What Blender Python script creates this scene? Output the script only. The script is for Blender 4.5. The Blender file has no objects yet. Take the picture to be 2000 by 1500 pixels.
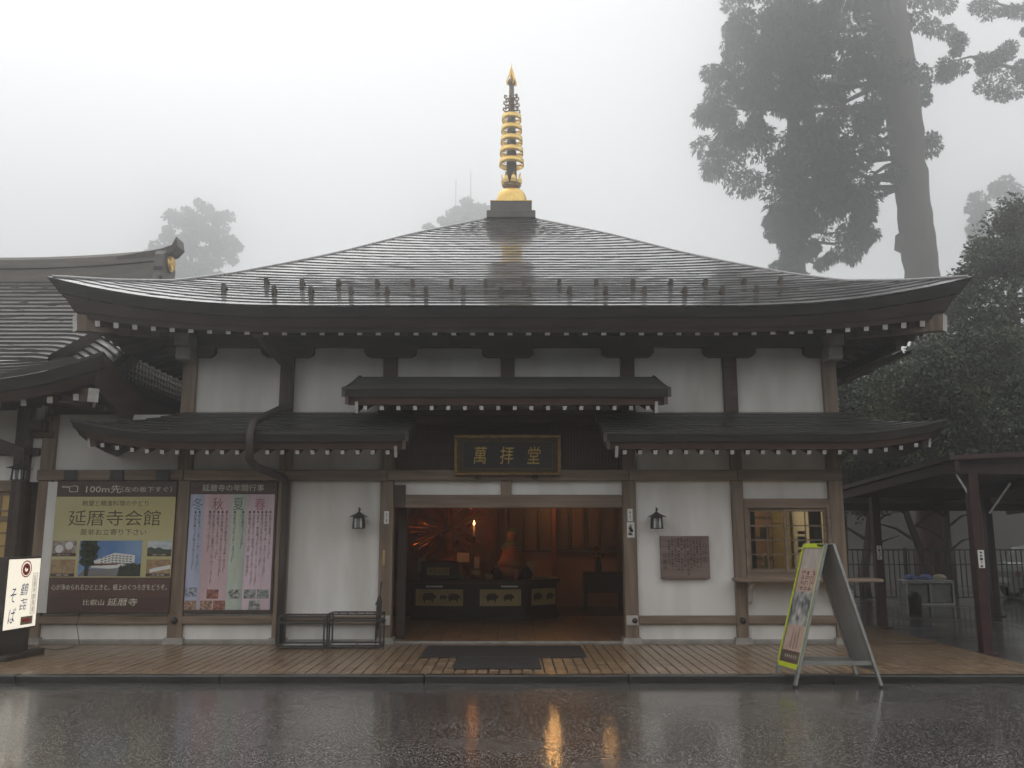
import bpy, bmesh, math, random
import numpy as np
from mathutils import Vector, Matrix
R = math.radians
rnd = random.Random(7)
sc = bpy.context.scene
col = sc.collection
# ------------------------------------------------------------------ camera
cd = bpy.data.cameras.new('camera'); cam = bpy.data.objects.new('camera', cd); col.objects.link(cam)
cd.sensor_width = 36.0; cd.lens = 36.0 * 1700 / 2000; cd.clip_end = 2000
cam.location = (0.03, -13.7, 1.63); cam.rotation_euler = (R(90 + 9.84), 0, 0)
sc.camera = cam
# ------------------------------------------------------------------ sky (thick even overcast) and sun
SUN_EL, SUN_AZ = R(62), R(-38)          # sun hidden in the fog: high, behind the hall on the left
w = bpy.data.worlds.new('World'); sc.world = w; w.use_nodes = True
nt = w.node_tree; nt.nodes.clear()
sk = nt.nodes.new('ShaderNodeTexSky'); sk.sky_type = 'NISHITA'; sk.sun_disc = False
sk.sun_elevation = SUN_EL; sk.sun_rotation = SUN_AZ; sk.dust_density = 8.0; sk.air_density = 1.5
hs = nt.nodes.new('ShaderNodeHueSaturation'); hs.inputs['Saturation'].default_value = 0.08
mx = nt.nodes.new('ShaderNodeMix'); mx.data_type = 'RGBA'; mx.inputs[0].default_value = 0.86
mx.inputs[7].default_value = (12.6, 12.72, 12.8, 1)
bg = nt.nodes.new('ShaderNodeBackground'); bg.inputs['Strength'].default_value = 0.1
wo = nt.nodes.new('ShaderNodeOutputWorld')
nt.links.new(sk.outputs[0], hs.inputs['Color']); nt.links.new(hs.outputs[0], mx.inputs[6])
nt.links.new(mx.outputs[2], bg.inputs['Color']); nt.links.new(bg.outputs[0], wo.inputs['Surface'])
sd = bpy.data.lights.new('sun', 'SUN'); sd.energy = 0.5; sd.angle = R(60); sd.color = (1.0, 0.97, 0.93)
sun = bpy.data.objects.new('sun', sd); col.objects.link(sun)
dvec = Vector((math.sin(SUN_AZ) * math.cos(SUN_EL), math.cos(SUN_AZ) * math.cos(SUN_EL), math.sin(SUN_EL)))
sun.rotation_euler = dvec.to_track_quat('Z', 'Y').to_euler()
vs = sc.view_settings
vs.view_transform = 'Standard'; vs.look = 'None'; vs.gamma = 1; vs.exposure = 0; vs.use_curve_mapping = False
sc.cycles.use_denoising = True
sc.cycles.max_bounces = 7; sc.cycles.diffuse_bounces = 3; sc.cycles.glossy_bounces = 3
sc.cycles.transmission_bounces = 5; sc.cycles.volume_bounces = 1; sc.cycles.transparent_max_bounces = 6
sc.cycles.caustics_reflective = False; sc.cycles.caustics_refractive = False
sc.cycles.sample_clamp_indirect = 4

# ------------------------------------------------------------------ materials
MATS = {}
def M(name, c, c2=None, rough=.6, scale=(4, 4, 4), detail=5, bump=0., bscale=None, metal=0., coat=0., coat_rough=.1,
      spec=.5, emit=None, es=0., rnd_amt=0., contrast=(.35, .65), transmission=0., ior=1.5, coat_bump=False, bdist=.01, r2=None):
    if name in MATS: return MATS[name]
    m = bpy.data.materials.new(name); m.use_nodes = True; MATS[name] = m
    t = m.node_tree; b = t.nodes['Principled BSDF']; L = t.links.new
    b.inputs['Base Color'].default_value = (*c, 1); b.inputs['Roughness'].default_value = rough
    b.inputs['Metallic'].default_value = metal; b.inputs['Specular IOR Level'].default_value = spec
    b.inputs['Coat Weight'].default_value = coat; b.inputs['Coat Roughness'].default_value = coat_rough
    b.inputs['Transmission Weight'].default_value = transmission; b.inputs['IOR'].default_value = ior
    if emit: b.inputs['Emission Color'].default_value = (*emit, 1); b.inputs['Emission Strength'].default_value = es
    if c2 or bump:
        tc = t.nodes.new('ShaderNodeTexCoord'); mp = t.nodes.new('ShaderNodeMapping'); mp.inputs['Scale'].default_value = scale
        L(tc.outputs['Object'], mp.inputs['Vector'])
        n = t.nodes.new('ShaderNodeTexNoise'); n.inputs['Scale'].default_value = 1; n.inputs['Detail'].default_value = detail
        oi = t.nodes.new('ShaderNodeObjectInfo')
        va = t.nodes.new('ShaderNodeVectorMath'); va.operation = 'ADD'
        vm = t.nodes.new('ShaderNodeVectorMath'); vm.operation = 'SCALE'; vm.inputs[0].default_value = (31, 17, 23)
        L(oi.outputs['Random'], vm.inputs['Scale']); L(mp.outputs[0], va.inputs[0]); L(vm.outputs[0], va.inputs[1])
        L(va.outputs[0], n.inputs['Vector'])
        if c2:
            cr = t.nodes.new('ShaderNodeValToRGB'); e = cr.color_ramp.elements
            e[0].position, e[1].position = contrast; e[0].color = (*c, 1); e[1].color = (*c2, 1)
            L(n.outputs[0], cr.inputs[0]); out = cr.outputs[0]
            if rnd_amt:
                mr = t.nodes.new('ShaderNodeMapRange'); mr.inputs['To Min'].default_value = 1 - rnd_amt; mr.inputs['To Max'].default_value = 1 + rnd_amt
                L(oi.outputs['Random'], mr.inputs['Value'])
                h = t.nodes.new('ShaderNodeHueSaturation'); L(out, h.inputs['Color']); L(mr.outputs[0], h.inputs['Value']); out = h.outputs[0]
            L(out, b.inputs['Base Color'])
        if r2 is not None:
            m2 = t.nodes.new('ShaderNodeMapRange'); m2.inputs['From Min'].default_value = .35; m2.inputs['From Max'].default_value = .65
            m2.inputs['To Min'].default_value = rough; m2.inputs['To Max'].default_value = r2
            L(n.outputs[0], m2.inputs['Value']); L(m2.outputs[0], b.inputs['Roughness'])
        if bump:
            src = n
            if bscale:
                n2 = t.nodes.new('ShaderNodeTexNoise'); n2.inputs['Scale'].default_value = bscale; n2.inputs['Detail'].default_value = 3
                L(tc.outputs['Object'], n2.inputs['Vector']); src = n2
            bp = t.nodes.new('ShaderNodeBump'); bp.inputs['Strength'].default_value = bump; bp.inputs['Distance'].default_value = bdist
            L(src.outputs[0], bp.inputs['Height']); L(bp.outputs[0], b.inputs['Normal'])
            if coat_bump: L(bp.outputs[0], b.inputs['Coat Normal'])
    return m
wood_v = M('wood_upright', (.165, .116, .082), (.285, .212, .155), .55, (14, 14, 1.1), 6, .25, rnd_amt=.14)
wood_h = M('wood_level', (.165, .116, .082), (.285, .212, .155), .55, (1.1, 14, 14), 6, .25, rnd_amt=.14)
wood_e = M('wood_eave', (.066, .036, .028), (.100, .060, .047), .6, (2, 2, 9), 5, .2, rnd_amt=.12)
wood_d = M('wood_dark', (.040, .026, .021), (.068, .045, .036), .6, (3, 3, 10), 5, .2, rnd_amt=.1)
plaster = M('plaster', (.64, .61, .57), (.83, .81, .78), .85, (2.4, 2.4, .55), 9, .12, 60, rnd_amt=.03, contrast=(.28, .60))
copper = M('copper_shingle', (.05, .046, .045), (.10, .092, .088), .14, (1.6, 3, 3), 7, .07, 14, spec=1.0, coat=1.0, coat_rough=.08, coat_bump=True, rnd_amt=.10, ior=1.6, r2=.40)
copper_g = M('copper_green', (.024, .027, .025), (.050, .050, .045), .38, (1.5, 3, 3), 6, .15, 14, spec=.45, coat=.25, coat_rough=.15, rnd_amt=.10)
fasc_m = M('eave_edge', (.032, .029, .028), (.058, .052, .049), .55, (1.5, 6, 14), 5, .15)
white = M('white_paint', (.46, .44, .41), (.60, .58, .55), .7, (9, 9, 9), 4, rnd_amt=.08)
stone = M('footing_stone', (.24, .225, .20), (.36, .335, .30), .6, (6, 6, 6), 8, .3, 40)
black = M('black_iron', (.018, .018, .018), (.03, .03, .028), .42, (8, 8, 8), 4, .1)
gold = M('gilt', (.80, .52, .13), (.92, .66, .24), .30, (6, 6, 6), 5, .05, metal=1., spec=.6)
golddark = M('tarnished_gilt', (.20, .125, .05), (.32, .21, .09), .45, (12, 12, 12), 5, .1, metal=.6)
bronze = M('dark_bronze', (.05, .042, .035), (.09, .075, .06), .45, (10, 10, 10), 5, .1, metal=.5)
alu = M('aluminium', (.42, .42, .41), (.52, .52, .51), .34, (20, 20, 20), 4, .03, metal=.75)
redsteel = M('maroon_steel', (.034, .012, .011), (.055, .02, .018), .45, (6, 6, 6), 5, .1)
paper = M('paper_white', (.72, .71, .68), (.78, .77, .74), .7, (10, 10, 10), 3)
ink = M('ink', (.03, .028, .027), rough=.6)
barkm = M('bark', (.05, .038, .03), (.105, .08, .064), .9, (3, 3, .7), 8, .6, bdist=.05)
leafc = M('cedar_leaf', (.032, .046, .026), (.060, .075, .040), .75, (1.2, 1.2, 1.2), 4, contrast=(.3, .7), spec=.25)
leafe = M('evergreen_leaf', (.030, .044, .020), (.075, .085, .034), .5, (.9, .9, .9), 4, contrast=(.35, .7), spec=.4)
leafm = M('maple_leaf', (.05, .07, .035), (.10, .12, .06), .6, (1.5, 1.5, 1.5), 3, spec=.3)
def flat(name, c, rough=.55): return M(name, c, rough=rough)

# ------------------------------------------------------------------ mesh helpers
class MB:
    def __init__(s): s.v = []; s.f = []; s.mi = []
    def add(s, v, f, mi=0):
        o = len(s.v); s.v += [tuple(p) for p in v]; s.f += [tuple(i + o for i in q) for q in f]; s.mi += [mi] * len(f); return s
    def box(s, x0, x1, y0, y1, z0, z1, c=0., mi=0):
        if x1 < x0: x0, x1 = x1, x0
        if y1 < y0: y0, y1 = y1, y0
        if z1 < z0: z0, z1 = z1, z0
        if c <= 0:
            v = [(x, y, z) for z in (z0, z1) for y in (y0, y1) for x in (x0, x1)]
            return s.add(v, [(0, 2, 3, 1), (4, 5, 7, 6), (0, 1, 5, 4), (2, 6, 7, 3), (0, 4, 6, 2), (1, 3, 7, 5)], mi)
        c = min(c, (x1 - x0) / 3, (y1 - y0) / 3, (z1 - z0) / 3)
        bm = bmesh.new(); bmesh.ops.create_cube(bm, size=1)
        for q in bm.verts: q.co = ((x0 + x1) / 2 + q.co.x * (x1 - x0), (y0 + y1) / 2 + q.co.y * (y1 - y0), (z0 + z1) / 2 + q.co.z * (z1 - z0))
        bmesh.ops.bevel(bm, geom=bm.edges[:], offset=c, segments=1, affect='EDGES')
        bm.verts.index_update()
        s.add([q.co[:] for q in bm.verts], [[q.index for q in f.verts] for f in bm.faces], mi); bm.free(); return s
    def beam(s, a, b, wd, h, mi=0, endmi=None, up=(0, 0, 1)):
        a, b = Vector(a), Vector(b); d = (b - a).normalized(); r = d.cross(Vector(up)).normalized(); u = r.cross(d)
        v = [p + r * (i * wd / 2) + u * (j * h / 2) for p in (a, b) for i, j in ((-1, -1), (1, -1), (1, 1), (-1, 1))]
        s.add(v, [(0, 1, 5, 4), (1, 2, 6, 5), (2, 3, 7, 6), (3, 0, 4, 7), (4, 5, 6, 7)], mi)
        return s.add(v[:4], [(3, 2, 1, 0)], mi if endmi is None else endmi)
    def cyl(s, a, b, r0, r1=None, n=12, cap=True, mi=0):
        r1 = r0 if r1 is None else r1
        a, b = Vector(a), Vector(b); d = (b - a).normalized(); t = Vector((1, 0, 0)) if abs(d.x) < .9 else Vector((0, 1, 0))
        r = d.cross(t).normalized(); u = r.cross(d); v = []
        for p, q in ((a, r0), (b, r1)):
            v += [p + r * (q * math.cos(2 * math.pi * k / n)) + u * (q * math.sin(2 * math.pi * k / n)) for k in range(n)]
        f = [(k, (k + 1) % n, n + (k + 1) % n, n + k) for k in range(n)]
        if cap: f += [tuple(range(n))[::-1], tuple(range(n, 2 * n))]
        return s.add(v, f, mi)
    def tube(s, pts, rad, n=8, mi=0):
        pts = [Vector(p) for p in pts]; rad = rad if isinstance(rad, (list, tuple)) else [rad] * len(pts); v = []; f = []
        for i, p in enumerate(pts):
            d = (pts[min(i + 1, len(pts) - 1)] - pts[max(i - 1, 0)]).normalized()
            t = Vector((1, 0, 0)) if abs(d.x) < .9 else Vector((0, 1, 0)); r = d.cross(t).normalized(); u = r.cross(d)
            v += [p + r * (rad[i] * math.cos(2 * math.pi * k / n)) + u * (rad[i] * math.sin(2 * math.pi * k / n)) for k in range(n)]
        for i in range(len(pts) - 1):
            f += [(i * n + k, i * n + (k + 1) % n, (i + 1) * n + (k + 1) % n, (i + 1) * n + k) for k in range(n)]
        f += [tuple(range(n))[::-1], tuple(range((len(pts) - 1) * n, len(pts) * n))]
        return s.add(v, f, mi)
    def lathe(s, prof, x=0, y=0, n=24, mi=0):
        v = [(x + r * math.cos(2 * math.pi * k / n), y + r * math.sin(2 * math.pi * k / n), z) for r, z in prof for k in range(n)]
        f = [(i * n + k, i * n + (k + 1) % n, (i + 1) * n + (k + 1) % n, (i + 1) * n + k) for i in range(len(prof) - 1) for k in range(n)]
        return s.add(v, f, mi)
    def prism(s, poly, y0, y1, mi=0):      # polygon in x,z ; extruded along y
        n = len(poly); v = [(x, y0, z) for x, z in poly] + [(x, y1, z) for x, z in poly]
        return s.add(v, [tuple(range(n)), tuple(range(n, 2 * n))[::-1]] + [(k, k + n, (k + 1) % n + n, (k + 1) % n) for k in range(n)], mi)
    def strip(s, A, B, mi=0, flip=False):
        n = len(A); f = [(k, k + 1, n + k + 1, n + k) for k in range(n - 1)]
        if flip: f = [q[::-1] for q in f]
        return s.add(list(A) + list(B), f, mi)
    def mesh(s, name, mats, smooth=False):
        me = bpy.data.meshes.new(name); me.from_pydata(s.v, [], s.f)
        for m in (mats if isinstance(mats, (list, tuple)) else [mats]): me.materials.append(m)
        if any(s.mi): me.polygons.foreach_set('material_index', s.mi)
        if smooth: me.polygons.foreach_set('use_smooth', [True] * len(me.polygons))
        me.update(); return me
    def build(s, name, mats, parent=None, smooth=False, loc=(0, 0, 0)):
        o = bpy.data.objects.new(name, s.mesh(name, mats, smooth)); col.objects.link(o); o.parent = parent; o.location = loc; return o
def link(name, me, parent=None, loc=(0, 0, 0), rot=(0, 0, 0), scale=(1, 1, 1)):
    o = bpy.data.objects.new(name, me); col.objects.link(o); o.parent = parent; o.location = loc; o.rotation_euler = rot; o.scale = scale; return o
def thing(name, label, cat, loc=(0, 0, 0), rz=0, group=None):
    o = bpy.data.objects.new(name, None); col.objects.link(o); o.location = loc; o.rotation_euler = (0, 0, rz); o.empty_display_size = .2
    return tag(o, label, cat, group)
def tag(o, label, cat, group=None):
    o['label'] = label; o['category'] = cat
    if group: o['group'] = group
    return o
def kind(o, k): o['kind'] = k; return o
_tx = {}
def text(name, s, parent, mat, x, z, w_=None, h_=None, y=0., vertical=False, rot=(R(90), 0, 0), line=1.0, shear=0.):
    """flat lettering fitted into a box w_ x h_ centred on x,z (in the parent's own axes)"""
    key = (s, vertical, line, shear)
    if key not in _tx:
        cu = bpy.data.curves.new('lettering', 'FONT'); cu.body = '\n'.join(s) if vertical else s
        cu.align_x = 'CENTER'; cu.resolution_u = 2; cu.size = 1; cu.space_line = line; cu.shear = shear
        ob = bpy.data.objects.new('tmp_lettering', cu); col.objects.link(ob)
        dg = bpy.context.evaluated_depsgraph_get(); dg.update()
        me = bpy.data.meshes.new_from_object(ob.evaluated_get(dg)); bpy.data.objects.remove(ob); bpy.data.curves.remove(cu)
        n = len(me.vertices); a = np.empty(n * 3, 'f'); me.vertices.foreach_get('co', a); a = a.reshape(-1, 3)
        if n: a -= (a.min(0) + a.max(0)) / 2; me.vertices.foreach_set('co', a.ravel())
        dim = (a.max(0) - a.min(0)) if n else np.ones(3)
        _tx[key] = (me, dim)
    me, dim = _tx[key]; me = me.copy(); me.materials.clear(); me.materials.append(mat)
    sx = w_ / dim[0] if w_ else None; sy = h_ / dim[1] if h_ else None
    sx = sx or sy; sy = sy or sx
    return link(name, me, parent, (x, y, z), rot, (sx, sy, 1))
def quadxz(name, parent, mat, x0, x1, z0, z1, y):
    m = MB(); m.add([(x0, y, z0), (x1, y, z0), (x1, y, z1), (x0, y, z1)], [(0, 1, 2, 3)]); return m.build(name, mat, parent)
def scribble(mb, x, z, s, y, r):           # one unreadable brushed mark
    for _ in range(3):
        if r.random() < .55: mb.box(x - s * .42, x + s * .42 * r.uniform(.5, 1), y, y + .0015, z + s * r.uniform(-.4, .3), z + s * r.uniform(-.4, .3) + s * .12)
        else:
            q = x + s * r.uniform(-.3, .25); mb.box(q, q + s * .13, y, y + .0015, z - s * .42 * r.uniform(.4, 1), z + s * .4 * r.uniform(.4, 1))

# ================================================================== THE SETTING
ROAD = -.09
asphalt = bpy.data.materials.new('wet_asphalt'); asphalt.use_nodes = True
t = asphalt.node_tree; b = t.nodes['Principled BSDF']; L = t.links.new
tc = t.nodes.new('ShaderNodeTexCoord')
n1 = t.nodes.new('ShaderNodeTexVoronoi'); n1.inputs['Scale'].default_value = 125; n1.inputs['Randomness'].default_value = 1
n2 = t.nodes.new('ShaderNodeTexNoise'); n2.inputs['Scale'].default_value = .55; n2.inputs['Detail'].default_value = 6
n3 = t.nodes.new('ShaderNodeTexNoise'); n3.inputs['Scale'].default_value = 60; n3.inputs['Detail'].default_value = 4
for n in (n1, n2, n3): L(tc.outputs['Object'], n.inputs['Vector'])
cr = t.nodes.new('ShaderNodeValToRGB'); e = cr.color_ramp.elements
e[0].position = .05; e[0].color = (.022, .020, .019, 1); e[1].position = .95; e[1].color = (.42, .39, .36, 1)
e.new(.7).color = (.05, .045, .042, 1)
sep = t.nodes.new('ShaderNodeSeparateColor'); L(n1.outputs['Color'], sep.inputs[0]); L(sep.outputs[0], cr.inputs[0]); L(cr.outputs[0], b.inputs['Base Color'])
mr = t.nodes.new('ShaderNodeMapRange'); mr.inputs['From Min'].default_value = .4; mr.inputs['From Max'].default_value = .62
mr.inputs['To Min'].default_value = .14; mr.inputs['To Max'].default_value = .30; L(n2.outputs[0], mr.inputs['Value']); L(mr.outputs[0], b.inputs['Roughness'])
ad = t.nodes.new('ShaderNodeMath'); ad.operation = 'ADD'; L(n1.outputs['Distance'], ad.inputs[0]); L(n3.outputs[0], ad.inputs[1])
bp = t.nodes.new('ShaderNodeBump'); bp.inputs['Strength'].default_value = .30; bp.inputs['Distance'].default_value = .005
L(ad.outputs[0], bp.inputs['Height']); L(bp.outputs[0], b.inputs['Normal'])
b.inputs['Specular IOR Level'].default_value = .5
n4 = t.nodes.new('ShaderNodeTexNoise'); n4.inputs['Scale'].default_value = 130; n4.inputs['Detail'].default_value = 3; L(tc.outputs['Object'], n4.inputs['Vector'])
b2 = t.nodes.new('ShaderNodeBump'); b2.inputs['Strength'].default_value = .07; b2.inputs['Distance'].default_value = .006; L(n4.outputs[0], b2.inputs['Height']); L(b2.outputs[0], b.inputs['Coat Normal'])
mw = t.nodes.new('ShaderNodeMapRange'); mw.inputs['From Min'].default_value = .36; mw.inputs['From Max'].default_value = .60; mw.inputs['To Min'].default_value = 1.0; mw.inputs['To Max'].default_value = .55
L(n2.outputs[0], mw.inputs['Value']); L(mw.outputs[0], b.inputs['Coat Weight']); b.inputs['Coat Roughness'].default_value = .065; b.inputs['Coat IOR'].default_value = 1.45
ground = MB(); g = 300
xs = [-g, -60, -25, -12, -6, 0, 6, 12, 25, 60, g]; ys = [-g, -60, -25, -13, -8, -3.05, 2, 8, 20, 60, g]
ground.add([(x, y, ROAD) for y in ys for x in xs], [(j * 11 + i, j * 11 + i + 1, (j + 1) * 11 + i + 1, (j + 1) * 11 + i) for j in range(10) for i in range(10)])
gr = kind(ground.build('road', asphalt), 'structure')
gr['label'] = 'wet dark asphalt road reflecting the temple front'
# tiled walkway: mortar bed with single tiles, kerb in front
KY = -3.05; WX0, WX1 = -13.0, 6.6
tile_m = M('walkway_tile', (.215, .145, .09), (.285, .20, .125), .24, (5, 5, 5), 5, .16, 30, rnd_amt=.13, spec=.5)
mortar = M('mortar', (.03, .022, .017), (.05, .037, .028), .6, (20, 20, 20), 4)
wk = MB(); wk.box(WX0, WX1, KY + .16, 0.12, ROAD - .2, -.012); wk.box(5.42, WX1, .121, 9, ROAD - .2, -.012)
walk = kind(wk.build('walkway', mortar), 'structure'); walk['label'] = 'tan tiled walkway along the front of the hall'
tm = MB(); tw, tl = .137, .285
def tile_mesh(n):
    m = MB(); m.box(-tw / 2 + .009, tw / 2 - .009, -tl / 2 + .002, tl / 2 - .002, -.02, 0, .003); return m.mesh('tile', tile_m)
tme = tile_mesh(0); tiles = []
for j in range(int((0.11 - (KY + .16)) / tl)):
    for i in range(int((WX1 - WX0) / tw)):
        tiles.append((WX0 + (i + .5) * tw, KY + .165 + (j + .5) * tl))
for j in range(30):
    for i in range(int((WX1 - 5.44) / tw)): tiles.append((WX1 - (i + .5) * tw, .16 + (j + .5) * tl))
vis = [p for p in tiles if abs(p[0]) < 6.3]; vis.sort(key=lambda p: (p[0]) ** 2 * .02 + (p[1] + 13.7) ** 2)
near = set(vis[:300]); rest = MB()
for p in tiles:
    z = rnd.uniform(-.0025, .002)
    if p in near: link('tile', tme, walk, (p[0], p[1], z), (rnd.uniform(-.004, .004), rnd.uniform(-.006, .006), 0))
    else: rest.box(p[0] - tw / 2 + .009, p[0] + tw / 2 - .009, p[1] - tl / 2 + .002, p[1] + tl / 2 - .002, -.02, z)
kind(rest.build('tile_field', M('walkway_tile_far', (.215, .145, .09), (.285, .20, .125), .24, (4, 4, 4), 3, .2, 30, contrast=(.3, .7)), walk), 'stuff')
kerb_m = M('kerb_concrete', (.022, .022, .020), (.048, .047, .043), .3, (1.5, 9, 9), 7, .2, 50)
kr = MB(); x = WX0
kerb = bpy.data.objects.new('kerb', None); col.objects.link(kerb); kind(kerb, 'structure')
km = MB(); km.box(-1.197, 1.197, KY, KY + .155, ROAD - .2, 0.004, .012); kme = km.mesh('kerb_stone', kerb_m)
while x < 8.4:
    link('kerb_stone', kme, kerb, (x + 1.2, 0, rnd.uniform(-.0015, .0015))); x += 2.4
dr = MB(); dr.box(WX0, 12, KY - .12, KY - .006, ROAD - .1, ROAD + .006); kind(dr.build('gutter_strip', M('gutter', (.05, .05, .047), (.09, .088, .082), .25, (3, 12, 12), 6, .1)), 'structure')

# ================================================================== MAIN HALL
hall = thing('main_hall', 'two-tiered white-plastered wooden temple hall with wide pyramid roof and gold spire', 'temple')
PX = [-7.28, -5.11, -3.53, -1.92, 1.86, 3.55, 5.09]
PW = [.21, .22, .2, .21, .21, .18, .22]
# lower posts and their footing stones
for x, wd in zip(PX, PW):
    m = MB(); m.box(x - wd / 2, x + wd / 2, -.02, .19, .03, 3.5, .012); m.build('post', wood_v, hall)
    m = MB(); m.add([(x + i * q, .085 + j * q, z) for q, z in ((wd / 2 + .05, -.01), (wd / 2 + .03, .09)) for i, j in ((-1, -1), (1, -1), (1, 1), (-1, 1))],
                    [(0, 1, 5, 4), (1, 2, 6, 5), (2, 3, 7, 6), (3, 0, 4, 7), (4, 5, 6, 7)]); m.build('footing', stone, hall)
# upper posts
UP = [-5.13, -3.57, -1.92, -.04, 1.88, 3.52, 5.11]
for x in UP:
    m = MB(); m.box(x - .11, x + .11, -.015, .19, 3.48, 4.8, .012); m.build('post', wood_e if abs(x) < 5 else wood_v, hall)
for y in (2.6, 5.2, 7.8, 10.35):
    for x in (-5.13, 5.11):
        m = MB(); m.box(x - .11, x + .11, y - .1, y + .1, 0, 4.8, .012); m.build('post', wood_v, hall)
def panel(x0, x1, z0, z1, y=.06, mt=plaster, name='plaster_panel'):
    m = MB(); m.box(x0, x1, y, y + .08, z0, z1); return m.build(name, mt, hall)
def gap(i): return PX[i] + PW[i] / 2 - .004, PX[i + 1] - PW[i + 1] / 2 + .004
for i in (0, 1, 2, 4, 5):
    a, b_ = gap(i)
    panel(a, b_, .06, .30)
    if i != 5: panel(a, b_, .40, 2.48)
    else: panel(a, b_, .40, .955); panel(a, b_, 2.19, 2.48)
    panel(a, b_, 2.62, 3.52)
    m = MB(); m.box(a, b_, -.005, .15, -.01, .058, .01); m.build('ground_sill', stone, hall)
    m = MB(); m.box(a, b_, -.012, .10, .29, .415, .01); m.build('waist_beam', wood_h, hall)
m = MB(); m.box(PX[3] + .105, PX[4] - .105, .02, .14, -.01, .03, .01); m.build('threshold', stone, hall)
for i in range(6):
    a, b_ = UP[i] + .106, UP[i + 1] - .106
    panel(a, b_, 3.5, 4.62)
# long rail above the doors
for a, b_ in ((-7.4, -5.11), (-5.106, -3.53), (-3.526, -1.92), (-1.916, 1.86), (1.864, 3.55), (3.554, 5.2)):
    m = MB(); m.box(a, b_, -.055, .0, 2.468, 2.635, .01); m.build('rail', wood_h, hall)
m = MB(); m.box(-1.81, 1.75, -.012, .16, 2.045, 2.25, .01); m.build('lintel', wood_h, hall)
m = MB(); m.box(-.145, .025, -.006, .14, 2.24, 2.48, .008); m.build('short_post', wood_v, hall)
for a, b_ in ((-1.82, -.14), (.02, 1.76)): panel(a, b_, 2.245, 2.475)
m = MB(); m.box(-1.812, -1.63, -.03, -.01, 2.05, 2.40, .006); m.build('dark_cover_board', wood_d, hall)
# side walls of the hall
for x, y0, y1 in ((5.11, .19, 2.5), (5.11, 2.7, 5.1), (5.11, 5.3, 7.7), (5.11, 7.9, 10.25), (-5.13, .19, 2.5), (-5.13, 2.7, 5.1), (-5.13, 5.3, 7.7), (-5.13, 7.9, 10.25)):
    m = MB(); m.box(x - .04, x + .04, y0, y1, 0, 4.65); m.build('plaster_panel', plaster, hall)
m = MB(); m.box(-5.1, 5.1, 10.3, 10.4, 0, 4.65); m.build('rear_wall', plaster, hall)
# wall plate + boat-shaped bracket arms
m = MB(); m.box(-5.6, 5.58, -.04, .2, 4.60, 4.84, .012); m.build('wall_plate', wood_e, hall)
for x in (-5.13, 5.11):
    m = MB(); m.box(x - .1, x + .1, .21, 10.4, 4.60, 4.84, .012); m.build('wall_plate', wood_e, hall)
for x in UP:
    wv = .42 if abs(x) < 5 else .40
    p = [(-wv, 4.60), (-wv, 4.51), (-wv + .03, 4.47), (-wv + .09, 4.44), (wv - .09, 4.44), (wv - .03, 4.47), (wv, 4.51), (wv, 4.60)]
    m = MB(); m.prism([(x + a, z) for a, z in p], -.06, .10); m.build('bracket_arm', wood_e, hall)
for x in (-5.13, 5.11):                     # paired beam noses at the corners
    for z0, z1, y0 in ((4.55, 4.75, -.42), (4.345, 4.545, -.34)):
        m = MB(); m.box(x - .12, x + .11, y0, -.05, z0, z1, .012); m.build('beam_nose', M('end_grain', (.30, .265, .235), (.38, .345, .31), .7, (9, 9, 9), 5), hall)
# round iron caps where the waist beam is bolted to the posts
for x in (-5.11, -1.93, 1.90, 3.55):
    m = MB(); m.cyl((x, -.065, .345), (x, -.018, .345), .036, .05, 18); m.build('bolt_cap', black, hall, True)
for x0, x1 in ((-2.02, -1.825), (1.77, 1.955)):
    m = MB(); m.box(x0, x1, -.045, -.021, .275, .42, .006); m.build('beam_end', M('pale_end', (.42, .39, .35), (.52, .48, .44), .7, (9, 9, 9), 5), hall)

# ---------------- the great roof
CYR = 5.17; H0 = 6.70
_s = np.array([0, .67, 1.34, 2.0, 3.06, 4.7, 6.25, 6.7]); _z = np.array([4.88, 5.22, 5.56, 5.91, 6.52, 7.60, 8.52, 8.78])
_pf = np.polyfit(_s, _z, 4)
_sg = np.arange(0, 6.71, .05); _zg = np.interp(_sg, _s, _z)
for _ in range(30): _zg[1:-1] = (_zg[:-2] + 2 * _zg[1:-1] + _zg[2:]) / 4
def prof(o): return float(np.interp(o, _sg, _zg))
def liftA(o): return float(np.interp(o, [0, .67, 1.3, 2, 3, 3.6], [.43, .23, .09, .06, .06, .04]))
def wgt(u): return (max(abs(u) - .45, 0) / .55) ** 2.3
US = [-1 + 2 * k / 40 for k in range(41)]
def ring(o, zf):
    out = []; H = H0 - o
    for side in range(4):
        for u in US[:-1]:
            p = [(u * H, -H), (H, u * H), (-u * H, H), (-H, -u * H)][side]; out.append((p[0], p[1] + CYR, zf(u)))
    out.append(out[0]); return out
roof = MB()
roof.strip(ring(.0, lambda u: prof(0) + liftA(0) * wgt(u) - .012), ring(.12, lambda u: prof(0) - .13 + (liftA(0) - .06) * wgt(u)), 0)
roof.strip(ring(.12, lambda u: prof(0) - .13 + (liftA(0) - .06) * wgt(u)), ring(.16, lambda u: prof(0) - .135 + (liftA(0) - .06) * wgt(u)), 0)
roofo = roof.build('roof', [fasc_m, wood_e], hall, False)
m = MB()
m.strip(ring(.16, lambda u: prof(0) - .136 + (.36) * wgt(u)), ring(.27, lambda u: prof(0) - .25 + .26 * wgt(u)))
m.strip(ring(.27, lambda u: prof(0) - .25 + .26 * wgt(u)), ring(.30, lambda u: prof(0) - .253 + .25 * wgt(u)))
m.strip(ring(.30, lambda u: prof(0) - .253 + .25 * wgt(u)), ring(.34, lambda u: prof(0) - .31 + .22 * wgt(u)))
m.build('eave_board', M('eave_board_wood', (.046, .030, .025), (.072, .050, .042), .6, (2, 2, 9), 5, .2), roofo)
m = MB()
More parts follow.
